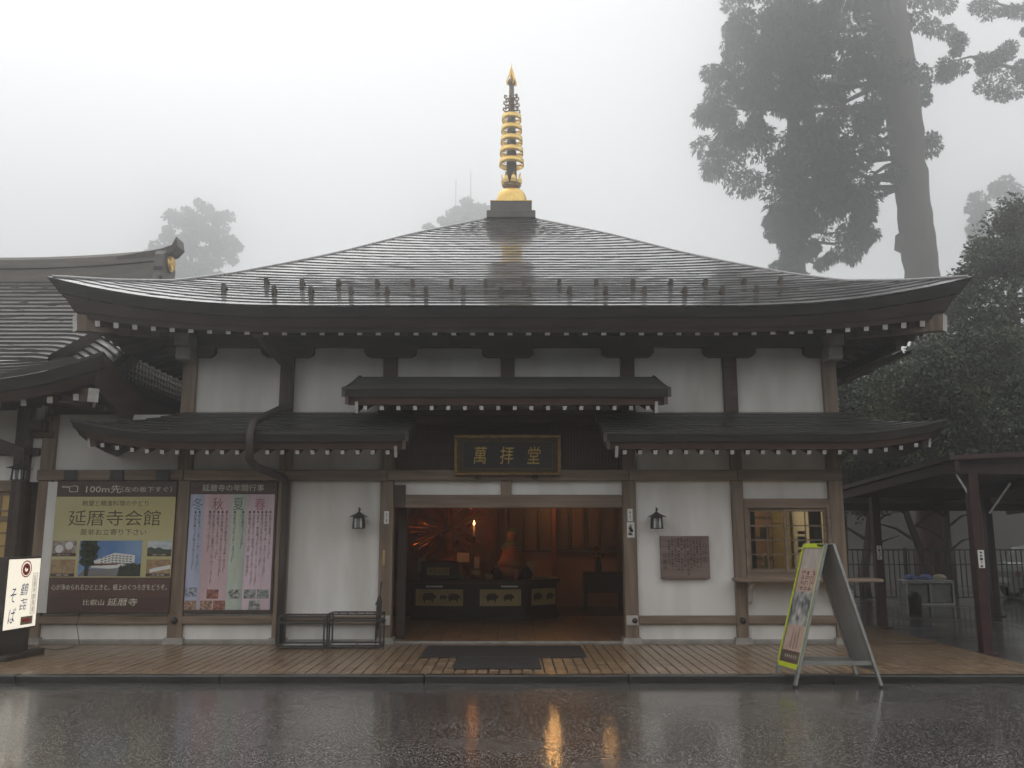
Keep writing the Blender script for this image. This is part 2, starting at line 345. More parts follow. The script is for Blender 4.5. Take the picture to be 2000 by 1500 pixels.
m.strip(ring(.34, lambda u: prof(0) - .30 + .22 * wgt(u)), ring(1.75, lambda u: 4.92 + .03 * wgt(u)))
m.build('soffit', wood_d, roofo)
NC = 38; off = [H0 * .932 * (i / NC) ** .97 for i in range(NC + 1)]
for i in range(NC):
    o0, o1 = off[i], off[i + 1] + .03
    jit = [rnd.gauss(0, .0013) for _ in range(400)]; k = [0]
    def zj(o, d):
        def f(u):
            k[0] += 1; return prof(o) + liftA(o) * wgt(u) + d + jit[k[0] % 400]
        return f
    k[0] = 0; A = ring(o0 - .012, zj(o0, .0135)); k[0] = 0; B = ring(o0 - .008, zj(o0, -.003))
    k[0] = 0; C = ring(o1, zj(o1, .0015))
    m = MB(); m.strip(A, C); m.strip(B, A, 1); m.build('shingle_course', [copper, fasc_m], roofo)
for sx, sy in ((1, -1), (-1, -1), (1, 1), (-1, 1)):
    m = MB(); m.tube([(sx * (H0 - o - .02), CYR + sy * (H0 - o - .02), prof(o) + liftA(o) + .012) for o in [.02 + k * .155 for k in range(41)]], .034, 8); m.build('hip_cap', copper, roofo, True)
# snow guards, two staggered rows
sg = MB(); sg.box(-.034, .034, -.01, .012, -.02, .105, .006); sg.add([(-.035, .01, .02), (.035, .01, .02), (.035, .12, .055), (-.035, .12, .055), (-.03, .01, .08), (.03, .01, .08)], [(0, 1, 2, 3), (4, 5, 2, 3), (0, 3, 4), (1, 5, 2)])
sgm = sg.mesh('snow_guard', bronze)
for row, o, xs in ((0, 1.36, [-3.93 + k * .592 for k in range(15)]), (1, .78, [-4.42, -3.62, -3.06, -2.47, -1.88, -1.30, -.72, -.13, .31, .90, 1.49, 2.08, 2.67, 3.25, 3.80])):
    for x in xs:
        u = x / (H0 - o); link('snow_guard', sgm, roofo, (x + rnd.uniform(-.03, .03), CYR - H0 + o, prof(o) + liftA(o) * wgt(u) + .02), (rnd.uniform(-.05, .05), 0, rnd.uniform(-.06, .06)))
# rafters with white painted ends
rf = MB(); rf.beam((0, 0, 0), (0, 1.5, .33), .075, .085, 0, 1); rfm = rf.mesh('rafter', [wood_e, white])
n = 44
for k in range(n + 1):
    q = -6.1 + k * 12.2 / n; lz = 4.578 + .15 * wgt(q / 6.3)
    link('rafter', rfm, roofo, (q, CYR - H0 + .36, lz))
    link('rafter', rfm, roofo, (H0 - .36, CYR + q, lz), (0, 0, R(90)))
    link('rafter', rfm, roofo, (-H0 + .36, CYR + q, lz), (0, 0, R(-90)))
for sx in (-1, 1):
    m = MB(); m.beam((sx * 6.40, -1.24, 4.70), (sx * 4.9, .25, 4.88), .17, .24, 0, 1); m.build('hip_rafter', [wood_v, white], roofo)
# right-hand gutter and its hooks
m = MB(); gx = 6.12
pts = [(math.cos(a) * .075, math.sin(a) * .075) for a in [math.pi + k * math.pi / 8 for k in range(9)]]
A = [(gx + a, -.55, 4.44 + z) for a, z in pts]; B = [(gx + a, 10.6, 4.40 + z) for a, z in pts]; m.strip(A, B)
A2 = [(gx + a * .9, -.55, 4.44 + z * .9) for a, z in pts]; B2 = [(gx + a * .9, 10.6, 4.40 + z * .9) for a, z in pts]; m.strip(A2, B2, 0, True)
m.box(gx - .16, gx - .08, -.55, 10.6, 4.44, 4.60)
m.build('gutter', bronze, roofo)
hk = MB(); hk.tube([(math.cos(a) * .095, 0, math.sin(a) * .095) for a in [math.pi * .95 + k * math.pi * 1.1 / 10 for k in range(11)]], .012, 6); hkm = hk.mesh('gutter_hook', bronze)
for k in range(12): link('gutter_hook', hkm, roofo, (gx, .05 + k * .9, 4.43))
# ---------------- finial on the roof
fin = MB(); fin.box(-.45, .47, 4.68, 5.62, 8.20, 8.95, .01)
fino = fin.build('finial', M('copper_box', (.075, .066, .06), (.115, .10, .09), .45, (4, 4, 4), 5, .1), hall)
m = MB(); m.box(-.53, .55, 4.60, 5.70, 8.54, 8.71, .012); m.build('box_band', M('copper_box2', (.065, .058, .052), (.10, .09, .08), .5, (4, 4, 4), 5, .1), fino)
FX, FY = .02, 5.15; m = MB()
m.lathe([(.0, 9.42), (.12, 9.42), (.20, 9.395), (.27, 9.34), (.32, 9.26), (.345, 9.16), (.35, 8.97)], FX, FY, 32); m.box(-.455, .475, 4.675, 5.625, 8.952, 8.968); m.build('dome', gold, fino, True)
m = MB(); m.cyl((FX, FY, 9.4), (FX, FY, 11.3), .125, .09, 16); m.cyl((FX, FY, 11.3), (FX, FY, 12.0), .075, .055, 12); m.build('mast', M('mast_bronze', (.10, .085, .06), (.16, .13, .09), .5, (8, 8, 8), 4, metal=.4), fino, True)
m = MB(); m.lathe([(.10, 9.40), (.17, 9.44), (.22, 9.50), (.185, 9.505), (.13, 9.58)], FX, FY, 24)
m.build('lotus_cup', golddark, fino, True)
for k in range(8):
    a = 2 * math.pi * k / 8 + .2; ca, sa = math.cos(a), math.sin(a)
    m = MB()
    P = [(.18, 9.47, .05), (.22, 9.53, .07), (.235, 9.60, .06), (.225, 9.68, .035), (.25, 9.76, .008)]
    v = []; f = []
    for r_, z, hw in P:
        for sgn in (-1, 1): v.append((FX + r_ * ca - sgn * hw * sa, FY + r_ * sa + sgn * hw * ca, z))
    f = [(2 * i, 2 * i + 1, 2 * i + 3, 2 * i + 2) for i in range(4)]
    m.add(v, f); m.add([(x - .012 * ca, y - .012 * sa, z) for x, y, z in v], [q[::-1] for q in f]); m.build('lotus_petal', gold, fino)
for i in range(5):
    z = 9.98 + i * .275; r_ = .285 - i * .014; m = MB()
    m.lathe([(r_ - .012, z), (r_, z), (r_ - .004, z + .135), (r_ - .016, z + .135), (r_ - .012, z)], FX, FY, 36)
    for k in range(4):
        a = k * math.pi / 2 + .4; m.cyl((FX, FY, z + .05), (FX + r_ * math.cos(a), FY + r_ * math.sin(a), z + .05), .012, n=6)
    m.build('ring', gold, fino, True)
for i, z in enumerate((11.32, 11.48, 11.64)):
    m = MB(); r_ = .17 - .012 * i
    m.lathe([(.0, z - .03), (.06, z - .03), (.085, z), (.06, z + .05), (0, z + .05)], FX, FY, 12)
    for k in range(6):
        a = k * math.pi / 3 + .3; ca, sa = math.cos(a), math.sin(a)
        m.tube([(FX + q * ca, FY + q * sa, z + h) for q, h in ((.07, 0), (r_ * .9, -.02), (r_ * 1.2, .02), (r_ * 1.15, .065), (r_ * .85, .06), (r_ * .8, .035))], .019, 5)
    m.build('scroll_tier', golddark, fino)
m = MB(); m.lathe([(0, 11.96), (.06, 11.975), (.095, 12.02), (.10, 12.07), (.07, 12.13), (.0, 12.16)], FX, FY, 16); m.build('jewel_ball', golddark, fino, True)
for k in range(4):
    a = k * math.pi / 2 + .35; ca, sa = math.cos(a), math.sin(a); m = MB(); v = []
    for r_, z in ((.07, 11.98), (.125, 11.98), (.135, 12.06), (.11, 12.14), (.08, 12.22), (.05, 12.33), (.01, 12.45), (.01, 12.25), (.07, 12.15), (.11, 12.07)):
        v.append((r_, z))
    V = [(FX + r_ * ca + s_ * .006 * sa, FY + r_ * sa - s_ * .006 * ca, z) for s_ in (-1, 1) for r_, z in v]; n_ = len(v)
    m.add(V, [tuple(range(n_)), tuple(range(n_, 2 * n_))[::-1]] + [(q, (q + 1) % n_, (q + 1) % n_ + n_, q + n_) for q in range(n_)]); m.build('flame_plate', gold, fino)
m = MB(); m.cyl((FX, FY, 12.1), (FX, FY, 12.56), .03, .004, 8); m.build('tip_spike', gold, fino, True)

# ---------------- lower pent roofs and porch roof
def pent(name, xa, xb, ytop, ztop, yeave, zeave, tipL, tipR, nc, tipz, spacing, hang_in):
    """xa..xb eave ends; a tip True = hipped upturned corner, False = straight verge"""
    def zc(x, o):
        zz = zeave + (ztop - zeave) * (o ** 1.15); L_ = 0
        if tipR: L_ = max(L_, max(0, 1 - (xb - x) / 1.5) ** 2)
        if tipL: L_ = max(L_, max(0, 1 - (x - xa) / 1.5) ** 2)
        return zz + tipz * L_ * (1 - o)
    def ends(o):
        a = xa + ((-xa - 5.11) * o if tipL else hang_in * o); b_ = xb - ((xb - 5.10) * o if tipR else hang_in * o); return a, b_
    def row(o, dz=0., yo=0., ins=0.):
        a, b_ = ends(o); return [(a + ins + (b_ - a - 2 * ins) * q / 40, yeave + (ytop - yeave) * o + yo, zc(a + (b_ - a) * q / 40, o) + dz) for q in range(41)]
    m = MB(); m.strip(row(0, -.01), row(0, -.11, .05, .03)); m.strip(row(0, -.11, .05, .03), row(0, -.112, .09, .05))
    # end faces of the verges
    ro = m.build(name, fasc_m, hall)
    m = MB(); m.strip(row(0, -.11, .09, .06), row(0, -.21, .13, .08)); m.strip(row(0, -.21, .13, .08), row(0, -.212, .17, .08)); m.build('eave_board', wood_e, ro)
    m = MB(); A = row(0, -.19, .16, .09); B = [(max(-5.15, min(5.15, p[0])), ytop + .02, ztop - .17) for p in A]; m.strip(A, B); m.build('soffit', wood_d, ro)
    for i in range(nc):
        o0, o1 = i / nc, min(1, (i + 1) / nc + .03)
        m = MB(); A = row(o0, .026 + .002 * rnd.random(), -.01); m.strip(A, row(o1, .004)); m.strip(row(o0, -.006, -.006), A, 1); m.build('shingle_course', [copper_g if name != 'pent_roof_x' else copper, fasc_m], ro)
    for tp, xe, sgn in ((tipL, xa, -1), (tipR, xb, 1)):
        if tp:
            cxp = -5.11 if sgn < 0 else 5.10          # return slope round the corner
            y_end = 1.2
            m = MB()
            for i in range(nc):
                o0, o1 = i / nc, min(1, (i + 1) / nc + .03)
                def pt(o, q, dz):
                    xx = xe + (cxp - xe) * o; y0 = yeave + (ytop - yeave) * o; y = y0 + (y_end - y0) * q
                    return (xx + sgn * (.01 if dz > .01 else 0), y, zeave + (ztop - zeave) * o ** 1.15 + tipz * max(0, 1 - (y - yeave) / 1.5) ** 2 * (1 - o) + dz)
                A = [pt(o0, q / 16, .026) for q in range(17)]; m.strip(A, [pt(o1, q / 16, .004) for q in range(17)]); m.strip([pt(o0, q / 16, -.006) for q in range(17)], A)
            A = [pt(0, q / 16, -.01) for q in range(17)]; B = [(p[0] - sgn * .07, p[1] + .03, p[2] - .12) for p in A]; C = [(p[0] - sgn * .14, p[1] + .06, p[2] - .22) for p in A]
            m.strip(A, B); m.strip(B, C); m.strip(C, [(cxp, max(p[1] + .1, .02), ztop - .16) for p in A])
            m.build('side_slope', copper_g, ro)
            m = MB(); m.beam((xe - sgn * .20, yeave + .18, zeave + tipz - .30), (cxp, .05, ztop - .30), .09, .15, 0, 1); m.build('hip_rafter', [wood_e, white], ro)
        else:
            m = MB(); y0 = yeave
            prof_ = [(0, -.01), (0, .02), (1, .02), (1, -.01)]
            q = hang_in * sgn * -1
            for ins, d0, d1, mt in ((0, .024, -.115, 0), (.045, -.10, -.22, 1)):
                V = []
                for x in (xe - sgn * ins, xe - sgn * (ins + .05)):
                    for k in range(9):
                        o = k / 8; yy = yeave + (ytop - yeave) * o + ins * .8; zz = zc(xe, 0) * 0 + zeave + (ztop - zeave) * o ** 1.15
                        V += [(x + q * o, yy, zz + d0), (x + q * o, yy, zz + d1)]
                fcs = []
                for h in (0, 18):
                    fcs += [(h + 2 * k, h + 2 * k + 1, h + 2 * k + 3, h + 2 * k + 2) for k in range(8)]
                fcs += [(0, 1, 19, 18), (16, 17, 35, 34)] + [(2 * k + 1, 2 * k + 3, 2 * k + 21, 2 * k + 19) for k in range(8)] + [(2 * k, 2 * k + 2, 2 * k + 20, 2 * k + 18) for k in range(8)]
                m.add(V, fcs, mt)
            m.build('verge_board', [fasc_m, wood_e], ro)
            m = MB(); m.beam((xe - sgn * .20, yeave + .12, zeave - .25), (xe - sgn * .20, ytop, ztop - .26), .045, .17, 0, 1); m.build('verge_rafter', [wood_e, white], ro)
    rl = math.hypot(ytop - yeave - .12, (ztop - zeave) * .8)
    r_ = MB(); r_.beam((0, 0, 0), (0, ytop - yeave - .14, (ztop - zeave) * .75), .055, .06, 0, 1); rme = r_.mesh('rafter', [wood_e, white])
    a, b_ = xa + (.42 if tipL else .32), xb - (.42 if tipR else .32); nn = round((b_ - a) / spacing)
    for k in range(nn + 1):
        x = a + (b_ - a) * k / nn; link('rafter', rme, ro, (x, yeave + .15, zc(x, 0) - .255))
    return ro
pent('pent_roof', -6.36, -1.46, .0, 3.55, -1.2, 3.07, True, False, 8, .20, .218, 0)
pent('pent_roof', 1.35, 6.34, .0, 3.55, -1.2, 3.07, False, True, 8, .20, .222, 0)
pent('porch_roof', -2.42, 2.32, .0, 4.12, -1.35, 3.70, False, False, 8, .0, .247, .0)
# slatted panel behind the name board
m = MB(); x = -1.81
while x < 1.75: m.box(x, x + .026, .02, .05, 2.63, 3.56); x += .049
kind(m.build('slat_screen', wood_e, hall), 'stuff')
m = MB(); m.box(-1.82, 1.76, .08, .12, 2.6, 3.6); m.build('screen_backing', wood_d, hall)
m = MB(); m.box(-1.82, 1.76, -.03, .06, 3.36, 3.50, .008); m.build('upper_rail', wood_e, hall)
m = MB(); m.box(-2.1, 2.0, -.06, .0, 3.50, 3.58, .008); m.build('upper_rail', wood_e, hall)
# downpipe
m = MB(); pp = [(-3.77, -1.0, 4.62), (-3.74, -.7, 4.50), (-3.50, -.16, 4.22), (-3.49, -.12, 4.0), (-3.49, -.12, 3.65), (-3.60, -.6, 3.46), (-3.70, -1.22, 3.24), (-3.72, -1.30, 3.08), (-3.72, -1.28, 2.70), (-3.68, -1.1, 2.60), (-3.50, -.2, 2.50), (-3.47, -.13, 2.40), (-3.47, -.13, 1.2), (-3.47, -.13, 0.0)]
m.tube(pp, .062, 10); m.build('downpipe', M('pipe_brown', (.04, .032, .028), (.06, .048, .041), .5, (5, 5, 5), 4), hall, True)
m = MB(); m.box(-3.86, -3.66, -1.12, -.9, 4.55, 4.72, .02); m.build('rain_hopper', bronze, hall)
# service window and counter
wi = MB()
for a, b_, c, d in ((3.645, 4.985, 2.04, 2.19), (3.645, 4.985, .95, 1.055), (3.645, 3.70, 1.05, 2.05), (4.93, 4.985, 1.05, 2.05)): wi.box(a, b_, -.01, .12, c, d, .006)
wino = wi.build('window', wood_h, hall)
glass = M('window_glass', (.9, .95, .95), rough=.03, transmission=1.0, ior=1.45)
for sx0, sx1, yy in ((3.70, 4.32, .06), (4.27, 4.93, .03)):
    m = MB()
    m.box(sx0, sx0 + .05, yy, yy + .03, 1.055, 2.04, .003); m.box(sx1 - .05, sx1, yy, yy + .03, 1.055, 2.04, .003)
    m.box(sx0 + .05, sx1 - .05, yy, yy + .03, 1.055, 1.115, .003); m.box(sx0 + .05, sx1 - .05, yy, yy + .03, 1.99, 2.04, .003)
    so = m.build('sash', wood_h, wino)
    for i in range(1, 4):
        m = MB(); z = 1.115 + (1.99 - 1.115) * i / 4; m.box(sx0 + .05, sx1 - .05, yy + .004, yy + .026, z - .009, z + .009); m.build('glazing_bar', wood_h, wino)
    xc = (sx0 + sx1) / 2; m = MB(); m.box(xc - .009, xc + .009, yy + .004, yy + .026, 1.115, 1.99); m.build('glazing_bar', wood_v, wino)
    for i in range(4):
        for a, b_ in ((sx0 + .05, xc), (xc, sx1 - .05)):
            m = MB(); m.box(a, b_, yy + .013, yy + .017, 1.115 + .2188 * i, 1.115 + .2188 * (i + 1)); m.build('pane', glass, wino)
m = MB(); m.box(3.40, 5.56, -.46, -.02, .935, .985, .012); m.build('counter_shelf', wood_h, hall)
for x in (3.66, 4.9):
    m = MB(); m.tube([(x, -.05, .60), (x, -.08, .68), (x, -.12, .74), (x, -.11, .80), (x, -.2, .88), (x, -.38, .925)], [.028, .034, .022, .036, .03, .02], 8); m.build('shelf_bracket', M('pale_bracket', (.5, .47, .42), (.6, .56, .5), .6, (9, 9, 9), 4), hall, True)
# ticket-room behind the window
warmwall = M('room_wall', (.62, .50, .26), (.70, .57, .31), .8, (2, 2, 2), 4)
m = MB(); m.box(2.6, 5.05, 2.2, 2.3, .0, 3.4); m.build('room_rear_wall', warmwall, hall)
m = MB(); m.box(2.55, 2.6, .2, 2.3, .0, 3.4); m.build('room_side_wall', warmwall, hall)
m = MB(); m.box(2.6, 5.07, .15, 2.2, 2.6, 2.66); m.build('room_ceiling', warmwall, hall)
m = MB(); m.box(2.6, 5.07, .15, 2.2, -.02, .0); m.build('room_floor', wood_d, hall)
# hall interior shell
inner = M('inner_wall', (.26, .13, .07), (.34, .18, .10), .7, (2, 2, 2), 5)
m = MB(); m.box(-4.9, 2.5, 6.9, 7.0, 0, 3.6); m.build('inner_rear_wall', inner, hall)
m = MB(); m.box(-3.0, -2.92, .2, 6.9, 0, 3.6); m.build('inner_side_wall', wood_e, hall)
m = MB(); m.box(2.47, 2.54, .2, 6.9, 0, 3.6); m.build('inner_side_wall', wood_e, hall)
m = MB(); m.box(-4.9, 5.0, .2, 7, 3.6, 3.65); m.build('inner_ceiling', wood_d, hall)
flr = M('hall_floor', (.20, .10, .05), (.28, .15, .075), .3, (4, 4, 4), 4, rnd_amt=.1)
fo = MB(); fo.box(-2.95, 2.5, .14, 6.95, -.05, .012); floor_in = fo.build('inner_floor', mortar, hall)
ft = MB(); ft.box(-.146, .146, -.146, .146, 0, .008, .002); ftm = ft.mesh('floor_tile', flr)
for j in range(14):
    for i in range(18): link('floor_tile', ftm, floor_in, (-2.75 + i * .3, .32 + j * .3, .012 + rnd.uniform(0, .0015)))
# dark framed painted panels high on the rear wall
pm = M('dim_painting', (.09, .045, .03), (.16, .085, .05), .6, (3, 3, 2), 5, rnd_amt=.2)
for k in range(7):
    x0 = -.02 + k * .36; m = MB(); m.box(x0, x0 + .27, 6.84, 6.86, 1.34, 2.9); m.build('wall_panel', pm, hall)
    m = MB(); m.box(x0 + .285, x0 + .345, 6.80, 6.88, 1.30, 3.0, .006); m.build('panel_post', wood_d, hall)
m = MB(); m.box(-.1, 2.47, 6.80, 6.88, 1.24, 1.30, .006); m.build('panel_rail', wood_d, hall)
m = MB(); m.box(.93, 1.03, 6.3, 6.4, 0, 3.6, .008); m.build('inner_post', M('red_lacquer', (.16, .035, .022), (.22, .055, .035), .5, (4, 4, 2), 4), hall)
m = MB(); m.box(-.30, -.12, 5.6, 5.75, 0, 3.6, .008); m.build('inner_post', wood_e, hall)
m = MB(); m.box(-1.80, -1.66, .45, .53, 0.01, 2.05, .006); m.build('sliding_door_edge', wood_d, hall)

# ================================================================== NAME BOARD
nb = thing('name_plaque', 'dark name board with gilt frame and three gold characters above the entrance', 'plaque', (-.04, -.10, 2.55))
nb.rotation_euler = (R(8), 0, 0)
m = MB(); m.box(-.74, .74, -.02, .03, .06, .57); m.build('board', M('board_black', (.016, .016, .017), (.028, .027, .027), .5, (8, 8, 8), 4), nb)
for a, b_, c, d in ((-.83, .83, .0, .045), (-.83, .83, .575, .63), (-.83, -.775, .045, .575), (.775, .83, .045, .575)):
    m = MB(); m.box(a, b_, -.06, .05, c, d, .01); m.build('frame', golddark, nb)
for a, b_, c, d in ((-.775, .775, .045, .085), (-.775, .775, .535, .575), (-.775, -.72, .085, .535), (.72, .775, .085, .535)):
    m = MB(); m.box(a, b_, -.04, .04, c, d, .008); m.build('inner_moulding', M('plaque_brown', (.07, .045, .018), (.10, .07, .03), .45, (20, 20, 20), 4, metal=.3), nb)
for a, b_, c, d in ((-.70, .70, .10, .106), (-.70, .70, .514, .52), (-.70, -.694, .106, .514), (.694, .70, .106, .514)):
    m = MB(); m.box(a, b_, -.023, -.019, c, d); m.build('gold_line', golddark, nb)
gl = M('gold_letter', (.50, .33, .085), (.62, .42, .12), .45, (20, 20, 20), 4, metal=.35)
for ch, x in (('萬', -.42), ('拝', -.01), ('堂', .41)):
    text('lettering', ch, nb, gl, x, .31, .21, .27, -.024, shear=.12)
for x in (-.46, .43):
    m = MB(); m.lathe([(.0, -.05), (.045, -.05), (.05, -.035), (.02, .01), (0, .01)], x, -.02, 10); m.build('foot', bronze, nb)

# ================================================================== LANTERNS
def lantern_parts(t, hang=False):
    m = MB()
    for i in (-1, 1):
        for j in (-1, 1): m.beam((i * .075, j * .075, .0), (i * .066, j * .066, .17), .018, .018)
    m.build('frame', black, t)
    for z, q in ((.0, .085), (.165, .075)):
        m = MB(); m.box(-q, q, -q, q, z - .008, z + .008); m.build('rim', black, t)
    m = MB()
    V = [(-.135, -.135, .175), (.135, -.135, .175), (.135, .135, .175), (-.135, .135, .175), (-.055, -.055, .215), (.055, -.055, .215), (.055, .055, .215), (-.055, .055, .215), (-.02, -.02, .245), (.02, -.02, .245), (.02, .02, .245), (-.02, .02, .245)]
    m.add(V, [(3, 2, 1, 0), (0, 1, 5, 4), (1, 2, 6, 5), (2, 3, 7, 6), (3, 0, 4, 7), (4, 5, 9, 8), (5, 6, 10, 9), (6, 7, 11, 10), (7, 4, 8, 11), (8, 9, 10, 11)]); m.build('cap', black, t)
    m = MB(); m.tube([(0, 0, .24), (0, 0, .27), (.012, 0, .285), (0, 0, .30), (0, 0, .32)], [.02, .012, .022, .014, .01], 8); m.build('knob', black, t)
    g = M('lantern_glass', (.62, .63, .60), (.7, .7, .68), .4, (9, 9, 9), 3)
    m = MB(); m.box(-.058, .058, -.058, .058, .012, .155); m.build('glass', g, t)
    for a in (0, 1, 2, 3):
        m = MB(); c, s_ = [(0, -1), (1, 0), (0, 1), (-1, 0)][a]
        for k in (-.02, .0, .02):
            p = (k, -.066) if a % 2 == 0 else (.066, k)
            p = (p[0], -p[1]) if a == 2 else ((-p[0], p[1]) if a == 3 else p)
            m.box(p[0] - .004, p[0] + .004, p[1] - .004, p[1] + .004, .01, .16)
        m.build('bars', black, t)
    if not hang:
        m = MB(); m.box(-.02, .02, .07, .2, .10, .13); m.box(-.05, .05, .185, .205, .05, .2); m.build('wall_arm', black, t)
for x, lb in ((-2.325, 'black wall lantern on the plaster beside the umbrella stands'), (2.255, 'black wall lantern above the wooden inscription board')):
    t = thing('wall_lantern', lb, 'lantern', (x, -.15, 1.73), 0, 'black lanterns on the front wall'); lantern_parts(t)
t = thing('hanging_lantern', 'black lantern hanging on a chain under the eave of the neighbouring building', 'lantern', (-7.28, -.75, 2.43)); lantern_parts(t, True)
m = MB(); m.tube([(0, 0, .31), (.04, 0, .42), (.0, 0, .52), (.03, 0, .66), (.02, 0, 1.0)], .009, 6); m.build('chain', black, t)
# ================================================================== INSCRIPTION BOARD
t = thing('inscription_board', 'brown wooden board with columns of brushed writing on the wall', 'board', (2.70, 0, .965))
m = MB(); m.box(-.375, .375, -.035, .055, 0, .65, .008); m.build('board', M('board_wood', (.17, .115, .10), (.23, .165, .145), .6, (1.2, 10, 18), 6, .15), t)
m = MB(); r_ = random.Random(3)
for c in range(11):
    x = .235 - c * .048; n = r_.randint(11, 15)
    for k in range(n):
        if r_.random() < .93: scribble(m, x, .60 - k * .038 - .02 * (c % 3 == 2), .040, -.037, r_)
m.build('brushed_writing', ink, t)
text('lettering', '万拝堂', t, ink, .30, .40, None, .27, -.0375, True, line=1.1); text('lettering', '延暦寺', t, ink, -.315, .26, None, .25, -.0375, True, line=1.25)
# ================================================================== PAPER SLIPS AND PLATES ON THE POSTS
def slip(x, z, wd, h, label, seed, big=None):
    t = thing('paper_charm', label, 'paper slip', (x, -.021, z))
    m = MB(); m.box(-wd / 2, wd / 2, -.003, 0, 0, h); m.build('paper', paper, t)
    m = MB(); r_ = random.Random(seed)
    if big:
        for k in range(9): scribble(m, r_.uniform(-.02, .02), h * (.2 + .07 * k), wd * .55, -.005, r_)
        m.build('brushed_marks', ink, t)
    else:
        for k in range(6): scribble(m, 0, h * (.16 + .13 * k), wd * .38, -.005, r_)
        m.build('brushed_marks', M('red_grey_ink', (.25, .14, .14), rough=.6), t)
slip(-1.92, 1.80, .075, .195, 'small white paper charm on the post beside the dark cover board', 1)
slip(1.865, 1.84, .08, .19, 'upper white paper charm with faint writing on the post beside the lantern', 2)
slip(1.87, 1.59, .115, .235, 'lower white paper charm with bold black brush drawing on the post', 5, True)
t = tag(MB().box(-1.965, -1.93, -.026, -.0205, 1.17, 1.40, .002).build('brass_plate', M('brass', (.45, .33, .14), (.55, .42, .2), .4, (9, 9, 9), 3, metal=.7)), 'narrow brass plate screwed to the post below the paper charm', 'plate')
# ================================================================== LARGE HOTEL SIGN
brown = M('print_brown', (.075, .042, .036), rough=.4); ylw = M('print_yellow', (.44, .40, .15), (.52, .48, .27), .4, (.4, .4, 1.2), 2, contrast=(.3, .7))
cream = M('print_cream', (.70, .66, .56), rough=.5); dkbr = M('print_dark_brown', (.09, .065, .035), rough=.5)
sky_b = M('print_sky_blue', (.09, .20, .42), (.20, .32, .52), .4, (1.5, 1.5, 2.5), 4); whi = M('print_white', (.68, .68, .66), rough=.4); tree_d = M('print_tree', (.025, .035, .025), rough=.4)
greyp = M('print_grey', (.20, .20, .20), rough=.4); tan = M('print_tan', (.28, .17, .09), (.42, .30, .17), .4, (12, 12, 12), 3); food = M('print_food', (.20, .13, .10), (.42, .36, .32), .4, (14, 14, 14), 3)
hillp = M('print_hills', (.05, .075, .05), rough=.4); cloudp = M('print_clouds', (.35, .43, .50), (.62, .64, .62), .4, (6, 6, 14), 3)
t = thing('hotel_sign', 'large yellow and brown guest house sign with photographs hung on the wall', 'sign', (-6.12, -.075, .46))
m = MB(); m.box(-.93, .93, .0, .05, 0, 2.0, .006); m.build('board', brown, t)
Y0 = -.003
quadxz('yellow_field', t, ylw, -.928, .928, .53, 1.755, Y0)
quadxz('footer_field', t, M('print_brown_red', (.10, .05, .042), rough=.4), -.928, .928, .235, .53, Y0)
text('lettering', '100m先', t, cream, -.20, 1.875, .55, .125, Y0 - .002); text('lettering', '（左の坂下すぐ）', t, cream, .47, 1.87, .78, .085, Y0 - .002)
m = MB()                                    # pointing hand, outlined
hx, hz = -.72, 1.885
m.prism([(hx - .13, hz + .035), (hx + .02, hz + .03), (hx + .06, hz + .045), (hx + .12, hz + .03), (hx + .12, hz - .055), (hx + .0, hz - .06), (hx - .02, hz - .03), (hx - .02, hz + .008), (hx - .13, hz + .015)], Y0 - .003, Y0 - .001)
m.build('pointing_hand', cream, t)
m = MB()
m.prism([(hx - .11, hz + .028), (hx + .02, hz + .022), (hx + .06, hz + .035), (hx + .108, hz + .02), (hx + .108, hz - .045), (hx + .01, hz - .05), (hx - .008, hz - .02), (hx - .008, hz + .018), (hx - .11, hz + .022)], Y0 - .005, Y0 - .003)
m.build('hand_fill', brown, t)
text('lettering', '眺望と精進料理のやどり', t, dkbr, 0, 1.655, 1.02, .085, Y0 - .002)
text('lettering', '延暦寺会館', t, dkbr, 0, 1.43, 1.42, .24, Y0 - .002)
text('lettering', '是非お立寄り下さい', t, dkbr, 0, 1.215, 1.02, .095, Y0 - .002)
text('lettering', '心が浄められるひとときと、極上のくつろぎをどうぞ。', t, cream, 0, .385, 1.76, .088, Y0 - .002)
text('lettering', '比叡山', t, cream, -.22, .16, .32, .085, Y0 - .002); text('lettering', '延暦寺', t, cream, .22, .165, .46, .11, Y0 - .002, shear=.1)
def photo(x0, x1, z0, z1, base):
    return quadxz('photograph', t, base, x0, x1, z0, z1, Y0 - .002)
def poly(name, pts, mt, d): MB().add([(x, Y0 - d, z) for x, z in pts], [tuple(range(len(pts)))]).build(name, mt, t)
photo(-.50, .46, .545, 1.085, sky_b)
poly('photo_building', [(-.30, .76), (-.12, .84), (.05, .90), (.33, .87), (.36, .86), (.36, .70), (-.02, .66), (-.30, .68)], whi, .003)
rr = random.Random(5)
for k in range(4):
    for q in range(9):
        xx = -.16 + q * .055; zz = .705 + k * .036 + (.012 * q if q < 4 else .05 - .004 * q)
        if zz < .87 - .004 * q: poly('photo_window', [(xx, zz), (xx + .036, zz), (xx + .036, zz + .018), (xx, zz + .018)], greyp, .0042)
cl = MB()
for k in range(260):
    a = rr.random() * 6.28; d = rr.random() ** .5; xx = -.345 + .14 * d * math.cos(a) * (1.1 - .3 * rr.random()); zz = .90 + .17 * d * math.sin(a); q = rr.uniform(.006, .02)
    if zz < 1.078 and xx > -.495: cl.add([(xx - q, Y0 - .0065, zz), (xx, Y0 - .0065, zz - q), (xx + q, Y0 - .0065, zz), (xx, Y0 - .0065, zz + q * .7)], [(0, 1, 2, 3)], k % 2)
